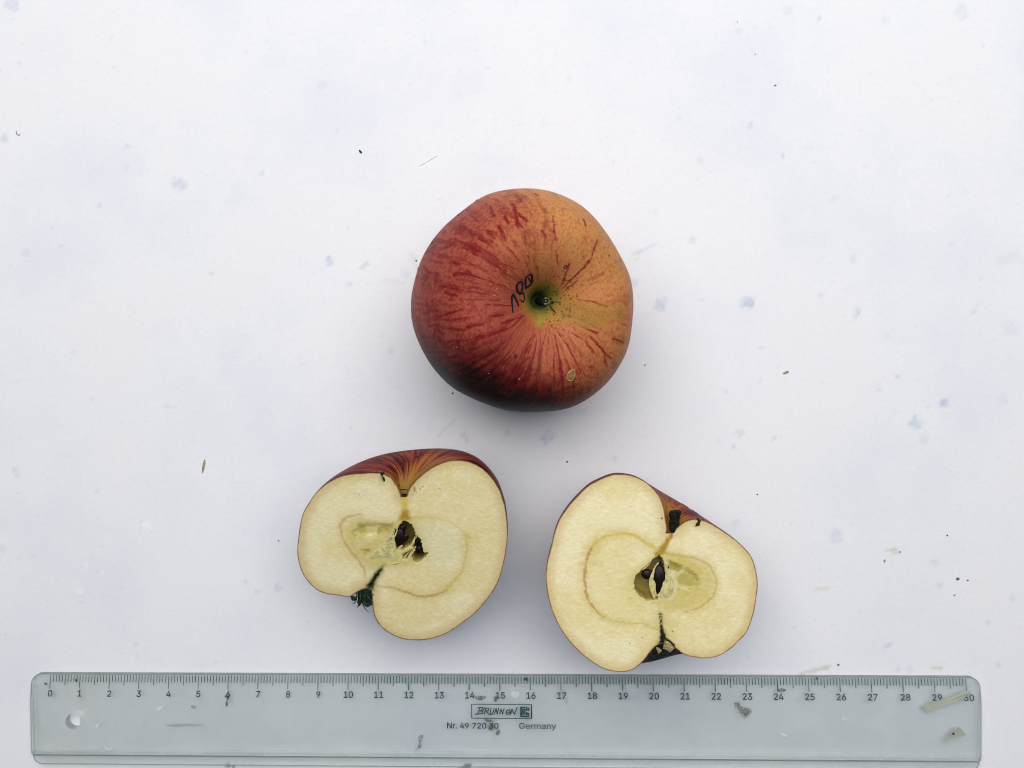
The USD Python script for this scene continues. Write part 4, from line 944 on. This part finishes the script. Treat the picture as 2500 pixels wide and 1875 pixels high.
EDGE = looks('plastic_edge', {'t': ('transparent_bsdf', {'color': (0.80, 0.86, 0.82)}), 'p': ('principled_bsdf', {'base_color': (0.20, 0.25, 0.22), 'roughness': 0.35}), 'mx': ('mix_closure', {'fac': 0.42})},
             [('t.BSDF', 'mx.closure1'), ('p.BSDF', 'mx.closure2')], surface='mx.closure')


def band(polys, zf, name, m):
    vs, fs, k = [], [], 0
    for uv in polys:
        z = zf(uv); n_ = len(uv) // 2
        vs.append(rul(uv[:, 0], uv[:, 1], z + LIFT)); e = np.arange(n_ - 1)
        fs += [np.stack([e, e + 1, e + n_ + 1], 1) + k, np.stack([e, e + n_ + 1, e + n_], 1) + k]; k += len(uv)
    obj(name, (np.vstack(vs), np.vstack(fs)), m, RU, smooth=False)


# outer edge and moulded step, dark refraction lines painted into their colour
orim = np.array(sg.box(U0 + rr_, -WD + rr_, U1 - rr_, -rr_).buffer(rr_ + .004, quad_segs=10).exterior.coords)
irim = np.array(sg.box(U0 + rr_, -WD + rr_, U1 - rr_, -rr_).buffer(rr_ - .034, quad_segs=10).exterior.coords)
band([np.vstack([orim, irim]) * (1, -1)], lambda q: ztop(q[:, 1]) + .004, 'edge_refraction_line', EDGE)
uu_ = np.linspace(U0 + .06, U1 - .06, 40)
band([np.vstack([np.c_[uu_, np.full(40, LEDGE + .006)], np.c_[uu_, np.full(40, LEDGE + .105)]])], lambda q: np.where(q[:, 1] < LEDGE + .05, TH - .005, .155), 'step_refraction_line', EDGE)


def printed(shapes, thick=0.003, lift=0.002):
    """flat print following the ruler's top: shapes are shapely polygons in (u, v)"""
    vs, fs, k = [], [], 0
    for g in shapes:
        for g1 in getattr(g, 'geoms', [g]):
            if g1.is_empty or g1.geom_type != 'Polygon':
                continue
            m = trimesh.creation.extrude_polygon(g1, thick, engine='earcut')
            v = m.vertices; vs.append(rul(v[:, 0], v[:, 1], ztop(v[:, 1]) + LIFT + lift + v[:, 2])); fs.append(m.faces[:, ::-1] + k); k += len(v)
    return np.vstack(vs), np.vstack(fs)


def strokes_shape(lines, w):
    return shapely.union_all([sg.LineString(l).buffer(w / 2, cap_style='round', quad_segs=3) for l in lines])


rnd = random.Random(8)
for n in range(301):
    ln = 0.475 if n % 10 == 0 else 0.365 if n % 5 == 0 else 0.27
    pale_mid = smoothstep(np.array([n / 10.0]), 10.2, 11.5)[0] * (1 - smoothstep(np.array([n / 10.0]), 20.5, 23.5)[0])  # paler, wider ticks paint in refraction and the apple shadow under the ruler
    pale_mid2 = smoothstep(np.array([n / 10.0]), 22, 26)[0]
    w = (0.022 + .014 * pale_mid + .010 * pale_mid2) * rnd.uniform(.9, 1.12)
    uu = n / 10.0
    s = sg.box(uu - w / 2, 0.045, uu + w / 2, ln * rnd.uniform(.985, 1.015))
    obj('graduation_mark' if n % 10 else 'centimetre_mark', printed([s]), PRINT_PALE if pale_mid > .5 or pale_mid2 > .6 else PRINT, RU, smooth=False)


def text_shape(t, height, bold=False):
    m = meshkit.text_mesh(t, height, 0.01, bold)
    v, f = m.vertices, m.faces
    up = np.abs(v[f][:, :, 2] - v[:, 2].max()).max(1) < 1e-9
    return v[:, :2], f[up]


def lettering(t, u_c, v_base, height, parent, material, name, width=None, left=None, bold=False):
    v, f = text_shape(t, height, bold)
    v = v - [v[:, 0].min(), 0]
    sx = 1.0 if width is None else width / v[:, 0].max()
    uu = v[:, 0] * sx + (left if left is not None else u_c - v[:, 0].max() * sx / 2)
    vv_ = v_base - v[:, 1]
    P = rul(uu, vv_, ztop(vv_) + LIFT + 0.004)
    used_ = np.unique(f); remap = np.zeros(len(v), int); remap[used_] = np.arange(len(used_))
    return obj(name, (P[used_], remap[f]), material, parent, smooth=False)


for n in range(31):
    lettering(str(n), n + (0.02 if n < 28 else .06), 0.725, 0.195, RU, PRINT, 'numeral', bold=True)
# printed frame with hand-lettered name and square emblem
C7 = win(1060, 1690, .15371)
fr = to_uv(C7([(590, 187), (1553, 187), (1553, 415), (590, 415)]))
u0_, u1_, v0_, v1_ = fr[:, 0].min(), fr[:, 0].max(), fr[:, 1].min(), fr[:, 1].max()
frame_s = sg.box(u0_, v0_, u1_, v1_).difference(sg.box(u0_ + .03, v0_ + .024, u1_ - .034, v1_ - .024))
logo = obj('logo_frame', printed([frame_s]), PRINT, RU, smooth=False)
name_lines = [[(725, 245), (690, 345)], [(690, 245), (770, 240), (785, 275), (715, 292)], [(715, 292), (775, 300), (770, 335), (650, 348)], [(820, 250), (795, 350)], [(800, 250), (865, 250), (870, 280), (815, 300)], [(830, 300), (880, 355), (905, 352)],
              [(905, 255), (890, 330), (915, 350), (945, 300), (955, 250)], [(955, 350), (985, 255), (1000, 345), (1025, 250)], [(1040, 345), (1060, 262), (1085, 345), (1110, 258)], [(1195, 270), (1150, 290), (1140, 335), (1170, 355), (1205, 335), (1212, 300), (1190, 285)], [(1145, 315), (1205, 312)],
              [(1215, 350), (1235, 262), (1275, 350), (1315, 240)]]
obj('lettering', printed([strokes_shape([to_uv(C7(l)) for l in name_lines], .032)]), PRINT, logo, smooth=False)
q4 = lambda x0, y0, x1, y1: sg.Polygon(to_uv(C7([(x0, y0), (x1, y0), (x1, y1), (x0, y1)])))
emb = shapely.union_all([q4(1365, 226, 1400, 392), q4(1365, 228, 1450, 252), q4(1460, 228, 1482, 290), q4(1490, 240, 1510, 290), q4(1400, 262, 1450, 340), q4(1450, 268, 1512, 288), q4(1400, 350, 1510, 362), q4(1365, 372, 1512, 394), q4(1460, 310, 1482, 350), q4(1482, 325, 1510, 345), q4(1496, 345, 1512, 380)])
emb = emb.difference(q4(1415, 285, 1432, 296))
obj('emblem', printed([emb]), PRINT, logo, smooth=False)
nr_ = to_uv(C7([(205, 570), (1022, 570), (1348, 575), (1938, 575)]))
lettering('Nr. 49 720 30', 0, nr_[0, 1], .185, RU, PRINT, 'article_number', width=nr_[1, 0] - nr_[0, 0], left=nr_[0, 0], bold=True)
lettering('Germany', 0, nr_[2, 1], .185, RU, PRINT_PALE, 'country_name', width=nr_[3, 0] - nr_[2, 0], left=nr_[2, 0], bold=True)


def smear(conv, poly, m, name, lift=.004, seedn=1):
    uv = to_uv(conv(poly)); pg = sg.Polygon(spline(uv, 60, True)).buffer(0).buffer(.01)
    pg = max(getattr(pg, 'geoms', [pg]), key=lambda g: g.area)
    x0, y0, x1, y1 = pg.bounds; st = max(.012, max(x1 - x0, y1 - y0) / 60)
    g = np.stack(np.meshgrid(np.arange(x0, x1, st), np.arange(y0, y1, st)), -1).reshape(-1, 2)
    g = g[shapely.contains_xy(pg.buffer(-st * .4), g[:, 0], g[:, 1])]
    ring = resample(np.array(pg.exterior.coords), 70)[:-1]
    pts = np.vstack([ring, g]); tri = Delaunay(pts).simplices
    tri = tri[shapely.contains_xy(pg, *pts[tri].mean(1).T)]
    d, _ = seg_dist(pts, np.vstack([ring, ring[:1]]))
    f = smoothstep(d / (d.max() + 1e-9) + .5 * (meshkit.fbm(np.c_[pts * 14, np.zeros(len(pts))], 3, 5) - .5), .0, .55) * (d > 1e-6)
    obj(name, (rul(pts[:, 0], pts[:, 1], ztop(pts[:, 1]) + LIFT + lift), tri[:, ::-1]), m, RU, col=np.repeat(f[:, None], 3, 1))


k1, k2, k3, k4 = win(50, 1620, .29385), win(650, 1620, .29385), win(1250, 1620, .29385), win(1850, 1620, .29385)
smear(C7, [(840, 530), (900, 490), (960, 510), (970, 580), (920, 620), (860, 600)], SMUDGE, 'smudge', .008)
smear(C7, [(990, 600), (1030, 570), (1050, 640), (1020, 690), (985, 670)], SMUDGE, 'smudge', .008)
smear(C7, [(780, 420), (880, 420), (960, 460), (840, 470)], SMUDGE, 'smudge', .008)
smear(C7, [(640, 90), (720, 60), (830, 70), (820, 100), (700, 130)], SMUDGE, 'smudge', .008)
smear(C7, [(950, 70), (1000, 60), (1005, 130), (960, 150)], SMUDGE, 'smudge', .008)
smear(k2, [(1270, 600), (1305, 590), (1290, 650), (1285, 700), (1240, 722), (1265, 670)], SMUDGE, 'smudge')
smear(k3, [(1840, 330), (1880, 310), (1920, 350), (1995, 385), (1940, 460), (1880, 400)], SMUDGE, 'smudge')
smear(k1, [(1415, 355), (1440, 345), (1460, 362), (1435, 375)], SMUDGE, 'smudge')
smear(k1, [(1690, 270), (1735, 265), (1725, 310), (1728, 330), (1712, 355), (1708, 320), (1712, 290)], BLOT, 'ink_blot', .009)
smear(k1, [(185, 165), (210, 172), (208, 185), (190, 180)], BLOT, 'ink_blot', .009)
smear(k1, [(445, 140), (458, 135), (455, 160), (448, 160)], BLOT, 'ink_blot', .009)
smear(k2, [(2140, 135), (2170, 130), (2172, 150), (2145, 150)], BLOT, 'ink_blot', .009)
smear(k4, [(495, 130), (510, 130), (508, 146), (497, 144)], BLOT, 'ink_blot', .009)
smear(k4, [(165, 225), (230, 210), (240, 235), (180, 242)], SMUDGE, 'smudge', .009)
for po in ([(1110, 350), (1120, 350), (1115, 372), (1192, 345), (1160, 392), (1140, 385)],):
    smear(k1, po, SCRATCH_GLINT, 'scratch_and_glint')
smear(k2, [(2030, 240), (2060, 230), (2110, 250), (2090, 285), (2050, 285)], SCRATCH_GLINT, 'scratch_and_glint')  # a white glint, painted on as a pale smear
smear(k4, [(690, 450), (740, 445), (765, 465), (720, 472)], SCRATCH_GLINT, 'scratch_and_glint')
smear(k4, [(180, 570), (240, 590), (235, 603), (185, 582)], SCRATCH_GLINT, 'scratch_and_glint')
smear(k1, [(700, 690), (715, 685), (730, 710), (770, 685), (755, 715), (720, 715)], SCRATCH_GLINT, 'scratch_and_glint')
smear(k1, [(625, 515), (660, 490), (655, 510), (635, 525)], SCRATCH_GLINT, 'scratch_and_glint')
smear(k3, [(940, 205), (1010, 215), (1040, 235), (990, 225)], SCRATCH_GLINT, 'scratch_and_glint')
smear(k1, [(1200, 508), (1300, 500), (1500, 503), (1545, 510), (1400, 520), (1250, 522)], FAINT, 'scratch_and_glint')
smear(k3, [(485, 735), (520, 755), (550, 742), (515, 762)], SCRATCH_GLINT, 'scratch_and_glint')


# ------------------------------------------------------------------ scraps on the ruler
def scrap(name, conv, poly, heights, m, label, cat, thick=.006):
    uv = to_uv(conv(poly)); nn = len(uv)
    top_ = np.vstack([rul(uv[i, 0], uv[i, 1], float(ztop(uv[i, 1])) + LIFT + .006 + heights[i]) for i in range(nn)])
    bot = top_ - (0, 0, thick)
    tri = np.array(trimesh.creation.triangulate_polygon(sg.Polygon(uv), engine='earcut')[1])
    e = np.arange(nn); e2 = (e + 1) % nn
    side = np.vstack([np.stack([e, e + nn, e2 + nn], 1), np.stack([e, e2 + nn, e2], 1)])
    mesh_thing(name, (np.vstack([top_, bot]), np.vstack([tri, tri[:, ::-1] + nn, side])), m, label, cat, smooth=False)


C8 = win(2200, 1660, .12956)
scrap('tape_strip', C8, [(410, 490), (470, 450), (820, 350), (1240, 220), (1335, 205), (1300, 290), (1140, 380), (860, 450), (520, 590), (435, 575)], [.01, .0, .0, .0, .02, .0, .0, .01, .02, .03], TAPE, 'narrow clear tape strip slanting across the ruler by the 30 mark', 'tape')
scrap('paper_scrap', C8, [(785, 1160), (860, 1080), (940, 990), (1010, 930), (1060, 860), (1120, 910), (1215, 1030), (1050, 1080)], [.03, .01, .0, .03, .06, .04, .01, .02], TAPE, 'folded translucent scrap with a dark dot lying near the ruler\'s right end', 'scrap')
cdot = to_uv(C8([(968, 1000)]))[0]
mesh_thing('crumb', blob(rul(cdot[0], cdot[1], TH + LIFT + .05), np.eye(3), (.04, .032, .02), 4, .3, 2), DARK, 'round dark crumb on the translucent scrap at the ruler\'s right end', 'crumb')


# ------------------------------------------------------------------ crumbs and fibres on the table
def crumb(px, length, width, ang, m, label, seedn, name='crumb', cat='crumb'):
    c = on_z([px], width * .35)[0]; a = math.radians(ang)
    ax = np.array([[math.cos(a), math.sin(a), 0], [-math.sin(a), math.cos(a), 0], [0, 0, 1]])
    mesh_thing(name, blob(c, ax, (length * .42, width * .42, width * .3), seedn, .35, 3), m, label, cat)


def fibre(pts, r, m, label, flat=.6):
    P = on_z(pts, r * flat + .001)
    mesh_thing('fibre', tube(spline(P, 24), [r * .4, r, r * .8, r * .3], 6, flat), m, label, 'fibre')


crumb((880, 370), .16, .07, -50, DARK, 'dark oblong crumb lying alone up and left of the whole apple', 1)
crumb((1893, 208), .10, .05, 10, OLIVE, 'small tan crumb lying alone near the upper edge, right of the whole apple', 2)
crumb((1919, 909), .22, .08, 20, OLIVE, 'long olive crumb on the table right of the whole apple, above the right half', 3)
crumb((1105, 960), .07, .05, 40, CRUMB, 'tiny black crumb just below and left of the whole apple', 4)
crumb((1385, 1127), .07, .06, 0, CRUMB, 'tiny dark crumb between the whole apple and the right half\'s upper edge', 5)
crumb((1575, 891), .06, .045, 70, CRUMB, 'tiny black crumb right of the whole apple\'s lower side', 6)
crumb((1016, 636), .06, .055, 0, GREEN, 'green speck of crumb touching the whole apple\'s left outline', 7)
crumb((2339, 1413), .11, .09, 0, GREEN, 'largest green crumb of the scatter on the table right of the right half', 8)
crumb((2363, 1417), .06, .05, 0, GREEN, 'smaller green crumb just right of the largest green crumb', 9)
crumb((2313, 1307), .07, .05, 60, CRUMB, 'dark crumb above the scatter of green crumbs on the right', 10)
crumb((2047, 1623), .08, .07, 0, GREEN, 'green crumb at the end of the green smear above the ruler', 11)
crumb((2160, 1369), .11, .06, 80, OLIVE, 'upright olive crumb left of the tan stains on the right', 12)
crumb((2331, 1453), .08, .05, 45, OLIVE, 'olive crumb below the largest green crumb', 13)
crumb((1800, 53), .07, .022, -75, CRUMB, 'thin dark sliver close to the upper edge of the table view', 14)
crumb((2198, 1347), .07, .05, 0, OLIVE, 'olive crumb at the right end of the tan streak', 15)
crumb((1345, 892), .03, .03, 0, CRUMB, 'minute dark crumb under the right flank of the whole apple', 16)
crumb((680, 1320), .06, .045, 0, CRUMB, 'tiny grey crumb left of the left apple half', 17)
crumb((1849, 1207), .06, .045, 30, CRUMB, 'tiny dark crumb right of the right half\'s upper shoulder', 18)
crumb((1844, 132), .05, .03, 0, CRUMB, 'minute dark crumb near the upper edge above the tan crumb', 19)
fibre([(1022, 406), (1040, 396), (1068, 380)], .013, TAN, 'thin straw-coloured fibre above and left of the whole apple')
fibre([(40, 319), (40, 326), (46, 330), (50, 326)], .013, CRUMB, 'tiny curled dark hair by the left edge of the table view')
fibre([(500, 1122), (497, 1138), (494, 1155)], .045, OLIVE, 'short olive fibre left of the left apple half', .3)
